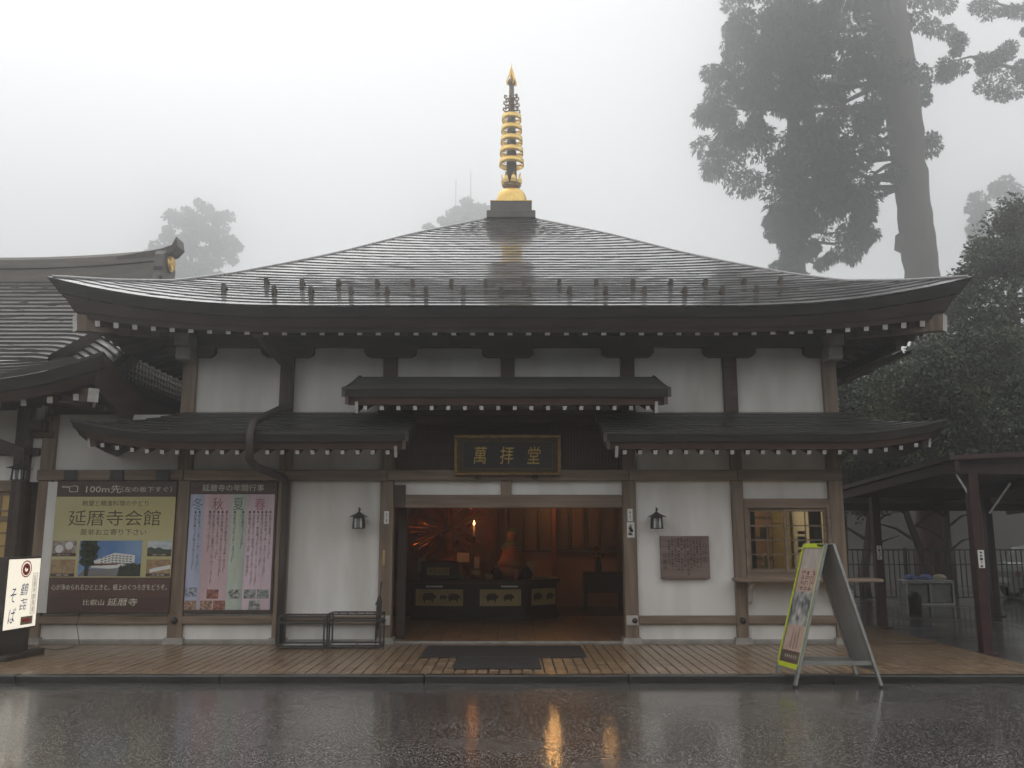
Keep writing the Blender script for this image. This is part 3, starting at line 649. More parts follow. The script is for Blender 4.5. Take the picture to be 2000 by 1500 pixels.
for k in range(120):
    xx = rr.uniform(.12, .44); zz = rr.uniform(.60, .75); q = rr.uniform(.006, .018); cl.add([(xx - q, Y0 - .0065, zz), (xx, Y0 - .0065, zz - q), (xx + q, Y0 - .0065, zz), (xx, Y0 - .0065, zz + q * .7)], [(0, 1, 2, 3)], k % 2)
kind(cl.build('photo_foliage', [tree_d, M('print_leaf', (.05, .085, .04), rough=.4)], t), 'stuff')
for k in range(0): poly('photo_windows', [(-.2 + k * 0, .72 + k * .055), (.3, .715 + k * .05), (.3, .735 + k * .05), (-.2, .74 + k * .055)], greyp, .004)
poly('photo_porch', [(-.40, .70), (.1, .72), (.12, .745), (-.36, .735)], M('print_maroon', (.16, .07, .06), rough=.4), .0045)
poly('photo_road', [(-.50, .547), (.46, .547), (.30, .66), (-.40, .66)], greyp, .0035)
poly('photo_bush', [(.10, .547), (.458, .547), (.458, .74), (.40, .72), (.34, .755), (.25, .71), (.15, .69), (.12, .62)], tree_d, .005)
rr = random.Random(11)
poly('photo_tree', [(-.40, .55), (-.34, .55), (-.33, .70), (-.24, .72), (-.27, .78), (-.20, .84), (-.25, .90), (-.18, .97), (-.24, 1.03), (-.22, 1.083), (-.46, 1.083), (-.49, 1.02), (-.46, .96), (-.498, .90), (-.45, .84), (-.495, .76), (-.44, .71), (-.40, .70)], tree_d, .006)
for x0, x1, z0, z1, mt in ((-.915, -.55, .86, 1.08, food), (-.915, -.55, .555, .80, tan), (.545, .915, .86, 1.08, cloudp), (.545, .915, .555, .80, tan)):
    photo(x0, x1, z0, z1, mt); quadxz('caption_strip', t, brown, x0, x1, z0 - .012, z0 + .034, Y0 - .004)
for x in (-.81, -.66): MB().lathe([(0, 0), (.06, .0), (.062, .002), (0, .002)], 0, 0, 18).build('photo_bowl', whi, t, loc=(x, Y0 - .006, .96 + .05 * (x > -.7))).rotation_euler = (R(90), 0, 0)
poly('photo_hills', [(.545, .895), (.915, .895), (.915, .95), (.80, .955), (.72, .985), (.66, .965), (.60, .99), (.545, .97)], hillp, .004)
poly('photo_table', [(.60, .60), (.915, .66), (.915, .72), (.70, .68), (.60, .65)], whi, .004)
for s_, x, z in (('喫茶「れいほう」', -.73, .872), ('客室', -.73, .567), ('会館からの眺望', .73, .872), ('大浴場', .73, .567)): text('lettering', s_, t, cream, x, z, .2, .026, Y0 - .006)
for x in (-.74, -.02, .70): MB().box(x - .10, x + .10, -.012, .0, 2.005, 2.165, .004).build('hanger', black, t)
MB().box(-1.09, -.935, .03, .06, -.0, 1.99).build('edge_strip', plaster, t)
# ================================================================== CALENDAR SIGN
t = thing('calendar_sign', 'pastel striped sign listing the yearly temple events by season', 'sign', (-4.32, -.035, .455))
m = MB(); m.box(-.665, .69, 0, .03, 0, 2.0, .004); m.build('board', M('sign_frame', (.06, .045, .04), rough=.5), t)
for a, b_, c, nm in ((-.655, -.44, (.34, .38, .50), 'blue'), (-.44, -.02, (.50, .36, .38), 'rose'), (-.02, .22, (.38, .44, .38), 'green'), (.22, .655, (.52, .40, .45), 'pink')):
    quadxz('colour_band', t, M('print_' + nm, c, tuple(min(.7, q * 1.25 + .05) for q in c), .45, (5, 5, .6), 3, contrast=(.3, .75)), a, b_, .05, 1.80, Y0)
quadxz('pale_stripe', t, M('print_pale_green', (.50, .54, .40), rough=.5), .07, .12, .45, 1.55, Y0 - .001)
quadxz('header_field', t, brown, -.662, .688, 1.80, 1.995, Y0)
text('lettering', '延暦寺の年間行事', t, cream, .0, 1.90, .96, .105, Y0 - .002)
for ch, x, c in (('冬', -.54, (.12, .16, .24)), ('秋', -.225, (.27, .10, .13)), ('夏', .095, (.12, .18, .12)), ('春', .43, (.36, .10, .16))):
    text('lettering', ch, t, M('season_' + str(x), c, rough=.5), x, 1.65, .165, .19, Y0 - .002)
dk = M('print_text', (.10, .075, .08), rough=.5)
cols_ = [(.60, '●比叡の大護摩【3月13日】'), (.535, '●春の彼岸会【3月18日〜3月20日】'), (.47, '●御修法【4月4日〜4月11日】'), (.41, '●山家会・戦没講【4月20日・21日・22日】'), (.345, '●比叡山桜まつり・桜茶会【4月20日〜5月5日】'), (.28, '●長講会【6月3日・4日 別当大師会】'),
         (.175, '●天台講会【7月初旬】'), (.045, '●伝教会【8月4日〜8月8日】'), (-.08, '●不滅の法灯護持会【9月第一金土日】'), (-.145, '●秋の彼岸会【9月20日〜9月22日】'), (-.21, '●大師会【10月2日・3日】'), (-.275, '●比叡山紅葉まつり・紅葉茶会【11月1日〜11月30日】'), (-.34, '●霜月会【11月24日】'), (-.50, '●修正会【12月31日〜1月3日】'), (-.565, '●初詣の集い【大晦日の夜より元旦】')]
for x, s_ in cols_:
    h = min(1.12, .052 * len(s_)); text('lettering', s_, t, dk, x, 1.545 - h / 2, .040, h, Y0 - .003, True)
pc = [M('small_photo_%d' % i, a, b_, .45, (22, 22, 22), 3) for i, (a, b_) in enumerate((((.05, .09, .22), (.5, .5, .5)), ((.16, .04, .035), (.4, .2, .15)), ((.10, .12, .10), (.5, .5, .48)), ((.10, .13, .12), (.42, .44, .44)), ((.14, .05, .04), (.5, .35, .25))))]
for x, z, k in ((-.56, .315, 0), (-.23, .285, 1), (.10, .285, 2), (.34, .285, 3), (.54, .285, 3), (-.56, .12, 4), (-.32, .12, 4), (-.12, .12, 1), (.42, .12, 2)):
    quadxz('photograph', t, pc[k], x - .09, x + .09, z - .068, z + .068, Y0 - .003)
for x in (-.46, .36): MB().box(x - .10, x + .10, -.008, .0, 2.005, 2.165, .004).build('hanger', black, t)
# ================================================================== LIT STAND SIGN at the left edge
t = thing('lit_sign', 'glowing white standing sign with blue brush lettering and a red arrow', 'sign', (-6.69, -1.48, 0), R(85))
bk = M('sign_case', (.030, .024, .022), (.045, .038, .034), .5, (6, 6, 6), 4)
m = MB(); m.box(-.36, .36, -.02, .30, .36, 1.33, .008); m.box(-.30, .30, .02, .26, .06, .36, .008); m.build('case', bk, t)
m = MB(); m.box(-.42, .42, -.16, .40, .0, .065, .012); m.build('base', bk, t)
litp = M('lit_panel', (.8, .78, .72), rough=.4, emit=(1.0, .92, .74), es=.85)
MB().box(-.335, .335, -.03, -.0202, .385, 1.305).build('lit_panel', litp, t)
bl = M('sign_blue', (.03, .07, .35), rough=.5); rd = M('sign_red', (.5, .03, .03), rough=.5)
Yp = -.032
text('lettering', '延暦寺御用達', t, ink, .24, .83, .062, .50, Yp, True)
for a, b_, c, d in ((.19, .29, 1.10, 1.106), (.19, .29, .555, .561), (.19, .197, .561, 1.10), (.283, .29, .561, 1.10)): quadxz('text_border', t, ink, a, b_, c, d, Yp)
text('lettering', '鶴㐂', t, bl, .03, .80, .17, .36, Yp, True, shear=.25, line=1.1); text('lettering', 'そば', t, bl, -.19, .69, .15, .46, Yp, True, shear=.15, line=1.2)
def disc(name, x, z, r0, r1, mt, y):
    m = MB(); n = 32; V = [(x + q * math.cos(2 * math.pi * k / n), y, z + q * math.sin(2 * math.pi * k / n)) for q in (r0, r1) for k in range(n)]
    m.add(V, [(k, (k + 1) % n, n + (k + 1) % n, n + k) for k in range(n)]); m.build(name, mt, t)
disc('emblem_ring', .03, 1.17, .098, .115, rd, Yp); disc('emblem', .03, 1.165, .032, .082, rd, Yp); disc('emblem_heart', .035, 1.19, .0, .022, ink, Yp - .001)
quadxz('arrow_field', t, M('arrow_tan', (.35, .30, .22), rough=.5), .0, .26, .42, .53, Yp)
MB().add([(x, Yp - .001, z) for x, z in ((.03, .455), (.14, .455), (.14, .435), (.235, .476), (.14, .52), (.14, .50), (.03, .50))], [(0, 1, 2, 3, 4, 5, 6)]).build('arrow', rd, t)
m = MB(); m.tube([(.38, .1, .10), (.7, -.15, .012), (1.0, -.2, .012), (1.35, -.1, .02), (1.37, -.02, .3), (1.36, -.1, .62)], .006, 5); m.build('cable', black, t)
# ================================================================== UMBRELLA STANDS + UMBRELLA
def stand(x0, x1, y0, y1, h, label, nb):
    t = thing('umbrella_stand', label, 'umbrella stand', ((x0 + x1) / 2, (y0 + y1) / 2, 0), 0, 'black tube umbrella stands'); wx, wy = (x1 - x0) / 2, (y1 - y0) / 2
    iron = M('stand_tube', (.035, .036, .036), (.05, .05, .05), .32, (6, 6, 6), 3)
    for i in (-1, 1):
        for j in (-1, 1): MB().box(i * wx - .012, i * wx + .012, j * wy - .012, j * wy + .012, 0, h, .004).build('leg', iron, t)
    for z in (h, h - .09, .05):
        m = MB()
        for j in (-1, 1): m.box(-wx + .013, wx - .013, j * wy - .010, j * wy + .010, z - .012, z + .012, .003); m.box(j * wx - .010, j * wx + .010, -wy + .013, wy - .013, z - .012, z + .012, .003)
        m.build('rail', iron, t)
    m = MB()
    for k in range(1, nb): m.box(-wx + 2 * wx * k / nb - .006, -wx + 2 * wx * k / nb + .006, -wy + .011, wy - .011, h - .006, h + .006)
    m.box(-wx + .011, wx - .011, -.006, .006, h + .007, h + .017); m.build('divider', iron, t)
    m = MB(); m.box(-wx + .014, -.012, -wy + .014, wy - .014, .03, .04); m.box(.012, wx - .014, -wy + .014, wy - .014, .03, .04)
    m.build('drip_tray', M('tray_pale', (.55, .55, .54), (.62, .62, .61), .3, (6, 6, 6), 3), t)
stand(-3.35, -2.69, -.68, -.30, .46, 'lower black umbrella stand, beside the downpipe', 5); stand(-2.655, -1.885, -.62, -.24, .49, 'taller black umbrella stand holding one umbrella', 6)
t = thing('umbrella', 'closed black umbrella leaning at the end of the umbrella stand', 'umbrella', (-1.98, -.44, .045)); t.rotation_euler = (R(-2), R(4), 0)
m = MB(); m.tube([(0, 0, .06), (0, 0, .1), (0.004, 0, .45), (0, 0, .62), (-.006, .0, .66), (0, 0, .70)], [.008, .02, .036, .042, .03, .012], 10); m.build('canopy', M('umbrella_cloth', (.02, .021, .022), (.04, .04, .04), .55, (30, 30, 4), 3, .3), t, True)
m = MB(); m.tube([(0, 0, 0), (0, 0, .7), (0, 0, .84), (.0, 0, .90)], [.006, .006, .012, .013], 8); m.build('shaft', black, t, True)
m = MB(); m.prism([(-.04, .61), (.04, .60), (.03, .57), (-.06, .56)], -.03, .03); m.build('cloth_flap', MATS['umbrella_cloth'], t)
# ================================================================== DOOR MATS
rub = M('mat_rubber', (.020, .019, .020), (.032, .031, .032), .7, (60, 60, 60), 3, .4, 160)
o = MB().box(-1.22, 1.04, -1.52, -.34, .004, .018, .004).build('door_mat', rub); tag(o, 'wide dark rubber mat lying across the threshold', 'mat')
o = MB().box(-.71, .39, -2.56, -1.535, .004, .019, .004).build('door_mat', rub); tag(o, 'smaller dark rubber mat in front of the wide mat', 'mat')
# ================================================================== A-FRAME SIGN
t = thing('a_frame_sign', 'aluminium folding pavement sign with yellow-green edging and a photo poster', 'sign', (3.70, -3.12, ROAD), 0)
W = Vector((.10, -.42, 0)); wn = W.normalized()
yg = M('lime_edge', (.50, .60, .02), (.56, .66, .04), .45, (9, 9, 9), 3)
def leaf(sgn, name_p, face_mats):
    top = Vector((sgn * .045, 0, 1.615)); foot = Vector((sgn * .50, 0, 0)); d = (foot - top); L_ = d.length; d.normalize()
    nrm = wn.cross(d).normalized()
    if nrm.x * sgn < 0: nrm = -nrm
    hw = W.length / 2
    def P(a, l, h=0): return top + wn * a + d * l + nrm * h
    pl = MB(); 
    def slab(mb, a0, a1, l0, l1, h0, h1, mi=0):
        V = [P(a, l, h) for h in (h0, h1) for l in (l0, l1) for a in (a0, a1)]
        mb.add(V, [(0, 2, 3, 1), (4, 5, 7, 6), (0, 1, 5, 4), (2, 6, 7, 3), (0, 4, 6, 2), (1, 3, 7, 5)], mi)
    m = MB(); slab(m, -hw + .02, hw - .02, .03, 1.44, -.006, .004); m.build('panel', face_mats[0], t)
    for a in (-1, 1):
        m = MB(); slab(m, a * hw - .018, a * hw + .018, 0, L_, -.018, .014); m.build('leg', alu, t)
        m = MB(); slab(m, a * hw - .02, a * hw + .02, L_ - .03, L_ + .005, -.02, .016); m.build('rubber_foot', black, t)
    for l0, l1 in ((0.0, .05), (1.42, 1.475)):
        m = MB(); slab(m, -hw + .019, hw - .019, l0, l1, -.016, .016); m.build('cross_rail', yg if sgn < 0 else alu, t)
    if sgn < 0:
        m = MB(); slab(m, -hw - .014, -hw + .012, .02, 1.44, .0145, .02); m.build('lime_strip', yg, t)
        m = MB(); slab(m, hw - .012, hw + .006, .02, 1.44, .0145, .019); m.build('lime_strip', M('pale_lime', (.50, .58, .28), rough=.4), t)
        for l0, l1, mt in ((.05, .30, 'pa'), (.30, .58, 'pb'), (.58, .98, 'pc'), (.98, 1.28, 'pb'), (1.28, 1.42, 'pd')):
            c = {'pa': ((.40, .34, .30), (.5, .45, .40)), 'pb': ((.46, .31, .25), (.54, .40, .33)), 'pc': ((.07, .085, .10), (.55, .52, .48)), 'pd': ((.10, .06, .055), (.13, .08, .07))}[mt]
            m = MB(); slab(m, -hw + .022, hw - .022, l0, l1, .0045, .006); m.build('poster', M('poster_' + mt, c[0], c[1], .4, (11, 11, 7), 4), t)
        r_ = random.Random(9); m = MB()
        for k in range(4):
            for j in range(3):
                a = -.10 + j * .10; l = .33 + k * .062
                for _ in range(4):
                    if r_.random() < .5: q = a + r_.uniform(-.03, .0); slab(m, q, q + .05, l + r_.uniform(0, .045), 0, .0062, .007) if False else slab(m, q, q + .055, l + .01 * _, l + .01 * _ + .006, .0062, .007)
                    else: q = a + r_.uniform(-.035, .03); slab(m, q, q + .009, l, l + .05, .0062, .007)
        m.build('poster_writing', M('poster_ink', (.12, .06, .05), rough=.5), t)
        m = MB()
        for j in range(6):
            a = -.12 + j * .045; slab(m, a, a + .03, 1.34, 1.345, .0062, .007); slab(m, a + .012, a + .018, 1.32, 1.37, .0062, .007)
        m.build('poster_footer_writing', cream, t)
        m = MB()
        for a, l0, l1 in ((-.06, 1.02, 1.25), (.0, 1.05, 1.26), (.06, 1.0, 1.24)): slab(m, a, a + .03, l0 + .04, l1, .0062, .007); slab(m, a + .005, a + .025, l0, l0 + .035, .0062, .007)
        m.build('poster_picture', M('poster_pic', (.20, .13, .11), (.35, .25, .2), .4, (14, 14, 14), 3), t)
grey = M('panel_back', (.30, .30, .285), (.36, .36, .345), .5, (4, 4, 4), 3)
leaf(-1, 'front', [M('poster_base', (.45, .40, .36), rough=.4)]); leaf(1, 'rear', [grey])
for a in (-.19, .19):
    c0 = wn * a; m = MB(); m.beam(c0 + Vector((-.42, 0, .27)), c0 + Vector((.42, 0, .27)), .02, .045); m.build('spreader_bar', M('spreader', (.30, .30, .28), (.36, .36, .34), .45, (6, 6, 6), 3, metal=.4), t)
MB().box(-.05, .05, -.20, .20, 1.59, 1.612, .005).build('hinge', black, t)

# ================================================================== NEIGHBOURING BUILDING ON THE LEFT
lb = thing('neighbour_building', 'brown hip-and-gable roofed temple building beside the hall with crested ridge', 'building', (-11, 3, 0))
lbx, lby = -11, 3
class LM(MB):
    def build(s, *a, **k): s.v = [(x - lbx, y - lby, z) for x, y, z in s.v]; return MB.build(s, *a, **k)
EY, EX, HIP = -1.42, -5.86, .95
_lo = [0, .6, 1.2, 2.2, 3.6, 5.1]; _lz = [3.80, 4.08, 4.38, 4.95, 5.83, 6.85]
def lprof(o): return float(np.interp(o, np.arange(0, 5.15, .1), np.polyval(np.polyfit(_lo, _lz, 3), np.arange(0, 5.15, .1))))
def llift(x): return .40 * max(0, 1 - (EX - x) / 2.2) ** 2
def lrow(o, dz, yo=0.):
    xr = EX - o if o < HIP else -6.68; pts = []
    for k in range(49):
        x = -17 + (xr + 17) * k / 48 if o < HIP else (-17 + (9.2) * k / 36 if k <= 36 else -7.8 + (xr + 7.8) * (k - 36) / 12)
        z = lprof(o) + dz
        if o < HIP: z += llift(x) * (1 - o / HIP * .5)
        else:
            q = max(0, (x + 7.6) / .92); z -= .40 * q ** 2.2 * min(1, (o - HIP) / .6 + .35)
        pts.append((x, EY + o + yo, z))
    return pts
copl = M('copper_old', (.055, .048, .045), (.115, .10, .092), .16, (2.2, 5, 5), 6, .2, 12, spec=.9, coat=.25, coat_rough=.16, coat_bump=True, rnd_amt=.1, r2=.75)
m = LM(); A = lrow(0, -.01); B = [(x, y + .10, z - .16) for x, y, z in A]; C = [(x - .02, y + .05, z - .005) for x, y, z in B]; m.strip(A, B); m.strip(B, C)
lroof = m.build('roof', fasc_m, lb)
m = LM(); D = [(x, y + .08, z - .13) for x, y, z in C]; m.strip(C, D); E2 = [(min(x, -7.3), .05, 3.75) for x, y, z in D]; m.strip(D, E2); m.build('eave_board', wood_e, lroof)
NL = 27; lo = [5.05 * i / NL for i in range(NL + 1)]
for i in range(NL):
    m = LM(); A = lrow(lo[i], .038, -.012); o1 = lo[i + 1] + .02
    if lo[i] < HIP <= o1: o1 = HIP - .001
    C = lrow(o1, .004); m.strip(A, C); m.strip(lrow(lo[i], -.01, -.008), A, 1); m.build('shingle_course', [copl, fasc_m], lroof)
# skirt roof on the side towards the hall
for i in range(6):
    o0, o1 = HIP * i / 6, HIP * (i + 1) / 6 + .02; 
    def sp(o, q, dz): y0 = EY + o; y = y0 + (8.5 - y0) * q; return (EX - o, y, lprof(o) + llift(EX - max(0, y - EY)) * (1 - o / HIP * .5) + dz)
    m = LM(); A = [sp(o0, k / 24, .038) for k in range(25)]; m.strip(A, [sp(o1, k / 24, .004) for k in range(25)]); m.strip([sp(o0, k / 24, -.01) for k in range(25)], A, 1); m.build('shingle_course', [copl, fasc_m], lroof)
m = LM(); A = [sp(0, k / 24, -.01) for k in range(25)]
A = [(EX, p[1], lprof(0) + llift(EX - max(0, p[1] - EY)) - .01) for p in A]; B = [(x - .10, y + .08, z - .22) for x, y, z in A]; C = [(x - .16, y + .12, z - .42) for x, y, z in A]
m.strip(A, B); m.strip(B, C); m.strip(C, [(-7.3, y, 3.75) for x, y, z in C]); m.build('eave_board', wood_e, lroof)
# verge roll, bargeboard, lattice gable
gx0 = -6.66
m = LM(); ov = [HIP * .7 + (5.1 - HIP * .7) * k / 20 for k in range(21)]
T = [(gx0, EY + o, lprof(o) - .37 * min(1, max(0, o - HIP) / .6 + .35)) for o in ov]; Bt = [(x, y, z - .16) for x, y, z in T]; Bi = [(x - .12, y, z) for x, y, z in Bt]
m.strip(T, Bt); m.strip(Bt, Bi)
T2 = [(gx0, 2 * 3.68 - y, z) for x, y, z in T]; m.strip(T2, [(x, y, z - .16) for x, y, z in T2]); m.build('verge_edge', fasc_m, lroof)
m = LM(); T = [(gx0 - .10, EY + o + .1, lprof(o) - .53 * min(1, max(0, o - HIP) / .6 + .45)) for o in ov[2:]]; Bt = [(x, y, z - .27) for x, y, z in T]; m.strip(T, Bt); m.strip([(x - .06, y, z) for x, y, z in T], [(x - .06, y, z) for x, y, z in Bt], 0, True); m.strip(Bt, [(x - .06, y, z) for x, y, z in Bt])
m.build('bargeboard', wood_v, lroof)
latm = M('lattice_wood', (.46, .42, .38), (.55, .51, .47), .7, (5, 5, 5), 4)
m = LM(); LXp = -7.02; y = -.3
while y < 8:
    o = min(y, 2 * 3.68 - y) - EY; zt = lprof(max(0, min(5.1, o))) - .55; 
    if zt > 4.5: m.box(LXp, LXp + .045, y, y + .055, 4.42, zt)
    y += .15
kind(m.build('lattice_bars', latm, lb), 'stuff')
m = LM()
for k in range(22):
    z = 4.48 + k * .105; ys_ = [q / 20 - .3 for q in range(170) if lprof(max(0, min(5.1, min(q / 20 - .3, 7.36 - q / 20 + .3) - EY))) - .55 > z]
    if ys_: m.box(LXp + .02, LXp + .058, min(ys_), max(ys_), z, z + .04)
kind(m.build('lattice_rails', M('lattice_rail_wood', (.16, .13, .11), (.22, .18, .155), .7, (5, 5, 5), 4), lb), 'stuff')
m = LM(); m.add([(LXp - .07, -.6, 4.1), (LXp - .07, 8, 4.1), (LXp - .07, 8, 4.4), (LXp - .07, 3.68, 6.6), (LXp - .07, -.6, 4.35)], [(0, 1, 2, 3, 4)]); m.build('gable_backing', wood_d, lb)
m = LM(); Rr = [(-17 + (9.75) * k / 30) for k in range(31)]
def rz(x): return .17 * max(0, 1 - (-7.25 - x) / 3.2) ** 2
# ridge with rounded top
sec = [(-.24, 6.62), (-.22, 6.98), (-.26, 7.0), (-.26, 7.06), (-.20, 7.07), (-.19, 7.20), (-.13, 7.27), (0, 7.30), (.13, 7.27), (.19, 7.20), (.20, 7.07), (.26, 7.06), (.26, 7.0), (.22, 6.98), (.24, 6.62)]
for k in range(30): m.strip([(Rr[k], 3.68 + a, z + rz(Rr[k])) for a, z in sec], [(Rr[k + 1], 3.68 + a, z + rz(Rr[k + 1])) for a, z in sec])
m.add([(Rr[30], 3.68 + a, z + rz(Rr[30])) for a, z in sec], [tuple(range(len(sec)))]); m.build('ridge', M('ridge_copper', (.12, .105, .085), (.17, .15, .125), .5, (2, 6, 9), 5, .15), lroof)
m = LM(); S = [(-8.1, 7.27), (-7.6, 7.36), (-7.2, 7.44), (-6.98, 7.52), (-6.90, 7.70), (-6.86, 7.50), (-6.98, 7.36), (-7.3, 7.25), (-8.1, 7.2)]
m.prism(S, 3.48, 3.88); m.build('ridge_horn', bronze, lroof)
m = LM()
gp = [(-.30, 6.45), (-.42, 6.5), (-.46, 6.62), (-.36, 6.72), (-.30, 6.95), (-.34, 7.02), (-.30, 7.3), (-.18, 7.42), (0, 7.46), (.18, 7.42), (.30, 7.3), (.34, 7.02), (.30, 6.95), (.36, 6.72), (.46, 6.62), (.42, 6.5), (.30, 6.45)]
n_ = len(gp); m.add([(-7.27, 3.68 + a, z) for a, z in gp] + [(-7.08, 3.68 + a, z) for a, z in gp], [tuple(range(n_)), tuple(range(n_, 2 * n_))[::-1]] + [(k, (k + 1) % n_, (k + 1) % n_ + n_, k + n_) for k in range(n_)])
m.cyl((-7.08, 3.68, 7.17), (-7.05, 3.68, 7.17), .2, .19, 24); m.tube([(-7.15, 3.2, 6.5), (-7.1, 3.05, 6.62), (-7.1, 3.12, 6.78), (-7.1, 3.3, 6.8)], .07, 8); m.tube([(-7.15, 4.16, 6.5), (-7.1, 4.31, 6.62), (-7.1, 4.24, 6.78), (-7.1, 4.06, 6.8)], .07, 8)
m.build('ridge_end_ornament', M('ornament_copper', (.085, .075, .065), (.12, .108, .095), .5, (5, 5, 5), 4), lroof)
m = LM(); m.cyl((-7.05, 3.68, 7.17), (-7.035, 3.68, 7.17), .165, .16, 24)
for k in range(16):
    a = 2 * math.pi * k / 16; m.tube([(-7.035, 3.68 + .03 * math.cos(a), 7.17 + .03 * math.sin(a)), (-7.025, 3.68 + .14 * math.cos(a), 7.17 + .14 * math.sin(a))], [.012, .024], 6)
m.build('gold_crest', gold, lroof)
m = LM(); m.tube([(-6.72, 3.68, 6.50), (-6.62, 3.6, 6.44), (-6.56, 3.2, 6.22), (-6.6, 2.6, 5.8)], [.12, .15, .14, .1], 10); m.build('verge_roll', copl, lroof, True)
# rafters, corner beam
rl = MB(); rl.beam((0, 0, 0), (0, 1.3, .2), .085, .095, 0, 1); rlm = rl.mesh('rafter', [wood_e, white])
for k in range(12):
    x = -6.36 - k * .38; link('rafter', rlm, lroof, (x - lbx, EY + .32 - lby, 3.46 + .16 * max(0, 1 - k / 4)))
for k in range(16): link('rafter', rlm, lroof, (EX - .32 - lbx, -.9 + k * .38 - lby, 3.545), (0, 0, R(90)))
m = LM(); m.beam((-6.02, -1.28, 3.62), (-7.3, 0, 3.78), .15, .2, 0, 1); m.build('hip_rafter', [wood_e, white], lroof)
# wall, posts, shoji screens
for x in (-7.66, -10.4, -13.2):
    m = LM(); m.box(x - .12, x + .12, -.08, .16, 0, 3.75, .012); m.build('post', wood_d, lb)
m = LM(); m.box(-7.5, -7.42, -.42, -.30, 0, 2.85, .01); m.build('front_post', wood_d, lb)
m = LM(); m.beam((-8.7, -.36, 3.28), (-7.46, -.36, 2.86), .12, .17); m.build('brace', wood_d, lb)
m = LM(); m.box(-17, -7.4, .02, .1, 2.45, 3.75); m.build('plaster_panel', plaster, lb)
m = LM(); m.box(-17, -7.55, -.03, .02, 2.30, 2.47, .01); m.build('rail', wood_h, lb)
m = LM(); m.box(-17, -7.40, -.05, .018, 2.86, 2.98, .01); m.build('rail', wood_d, lb)
m = LM(); m.box(-7.62, -7.2, -.06, .02, 3.14, 3.24, .01); m.box(-7.5, -7.3, -.2, .018, 3.24, 3.40, .01); m.build('bracket_arm', wood_e, lb)
shoji = M('shoji_paper', (.45, .32, .13), (.52, .38, .17), .8, (3, 3, 3), 4, emit=(1.0, .66, .25), es=.035)
for k in range(5):
    x1 = -7.70 - k * 1.1; m = LM(); m.box(x1 - 1.08, x1, .05, .07, .5, 2.30); so = m.build('shoji_screen', shoji, lb)
    for z in (.5, .86, 1.06, 1.26, 1.46, 1.66, 1.88, 2.0, 2.28):
        m = LM(); h = .04 if z in (1.88, 2.28, .5) else .012; m.box(x1 - 1.08, x1, .03, .049, z - h, z + h); m.build('screen_rail', wood_v, so)
    for q in (0, .27, .54, .81, 1.08):
        m = LM(); h = .035 if q in (0, 1.08) else .012; m.box(x1 - q - h, x1 - q + h, .032, .0495, .5, 2.29); m.build('screen_stile', wood_v, so)
m = LM(); m.box(-17, -7.55, -.02, .1, 0, .5); m.build('plinth', wood_d, lb)
m = LM(); m.box(-17, -7.3, .12, 8, .0, 3.7); m.build('inner_mass', wood_d, lb)
# ================================================================== INSIDE THE HALL
def lamp_light(name, parent, loc, power, color, size=.08):
    ld = bpy.data.lights.new(name, 'POINT'); ld.energy = power; ld.color = color; ld.shadow_soft_size = size
    o = bpy.data.objects.new(name, ld); col.objects.link(o); o.parent = parent; o.location = loc; return o
glow = M('warm_lamp_glow', (.9, .6, .3), rough=.5, emit=(1.0, .50, .14), es=210)
for x, y, z, s_, p_, lb_ in ((.92, 5.9, 2.62, .38, .7, 'warm glowing hanging lamp inside the hall above the altar'), (2.1, 5.6, 2.75, .22, .3, 'smaller glowing hanging lamp near the inner right wall')):
    t = thing('pendant_lamp', lb_, 'lamp', (x, y, z))
    m = MB(); m.lathe([(0, -.10 * s_), (.06 * s_, -.09 * s_), (.10 * s_, -.02 * s_), (.09 * s_, .06 * s_), (.04 * s_, .10 * s_), (0, .10 * s_)], 0, 0, 16); m.build('globe', glow, t, True)
    m = MB(); m.cyl((0, 0, .09 * s_), (0, 0, 3.6 - z), .008, n=6); m.cyl((0, 0, .09 * s_), (0, 0, .14 * s_), .05 * s_, .03 * s_, 12); m.build('cord', black, t)
    lamp_light('lamp_bulb', t, (0, 0, -.2), p_, (1.0, .55, .22))
# ticket-room ceiling lamp and fittings seen through the window
t = thing('room_lamp', 'ceiling lamp lighting the ticket room behind the service window', 'lamp', (3.7, 1.3, 2.5))
m = MB(); m.box(-.4, .4, -.08, .08, 0, .08, .01); m.build('diffuser', M('room_tube', (.9, .85, .7), rough=.5, emit=(1, .82, .5), es=2.0), t); lamp_light('lamp_bulb', t, (0, 0, -.1), 26, (1, .80, .48), .15)
t = thing('cabinet', 'dark wooden cabinet in the ticket room behind the left window panes', 'cabinet', (4.42, 2.0, 0))
MB().box(-.30, .20, -.15, .15, 0, 2.4, .01).build('body', wood_d, t)
for z in (.9, 1.25, 1.6, 1.95): MB().box(-.28, .18, -.17, -.152, z, z + .30, .006).build('drawer', M('cab_brown', (.12, .06, .035), (.17, .09, .05), .5, (3, 3, 3), 4), t)
t = thing('louvre_door', 'yellowish slatted door in the ticket room', 'door', (5.0, 2.1, 0))
MB().box(-.42, .0, -.02, .03, 0, 2.3).build('leaf', warmwall, t)
for k in range(26): MB().box(-.38, -.04, -.045, -.021, .75 + k * .055, .785 + k * .055).build('slat', warmwall, t)
curt = M('curtain_grey', (.12, .12, .14), (.22, .21, .22), .8, (26, 26, .6), 3)
for x0, x1, lb_ in ((3.70, 3.88, 'dark striped curtain gathered at the window edge beside the lattice sash'), (4.72, 4.93, 'dark striped curtain gathered at the window edge by the corner post')):
    m = MB(); A = [(x0 + (x1 - x0) * k / 24, .24 + .02 * math.sin(k * 1.9), 2.05) for k in range(25)]; m.strip(A, [(x, y, 1.02) for x, y, z in A]); tag(m.build('curtain', curt), lb_, 'curtain')
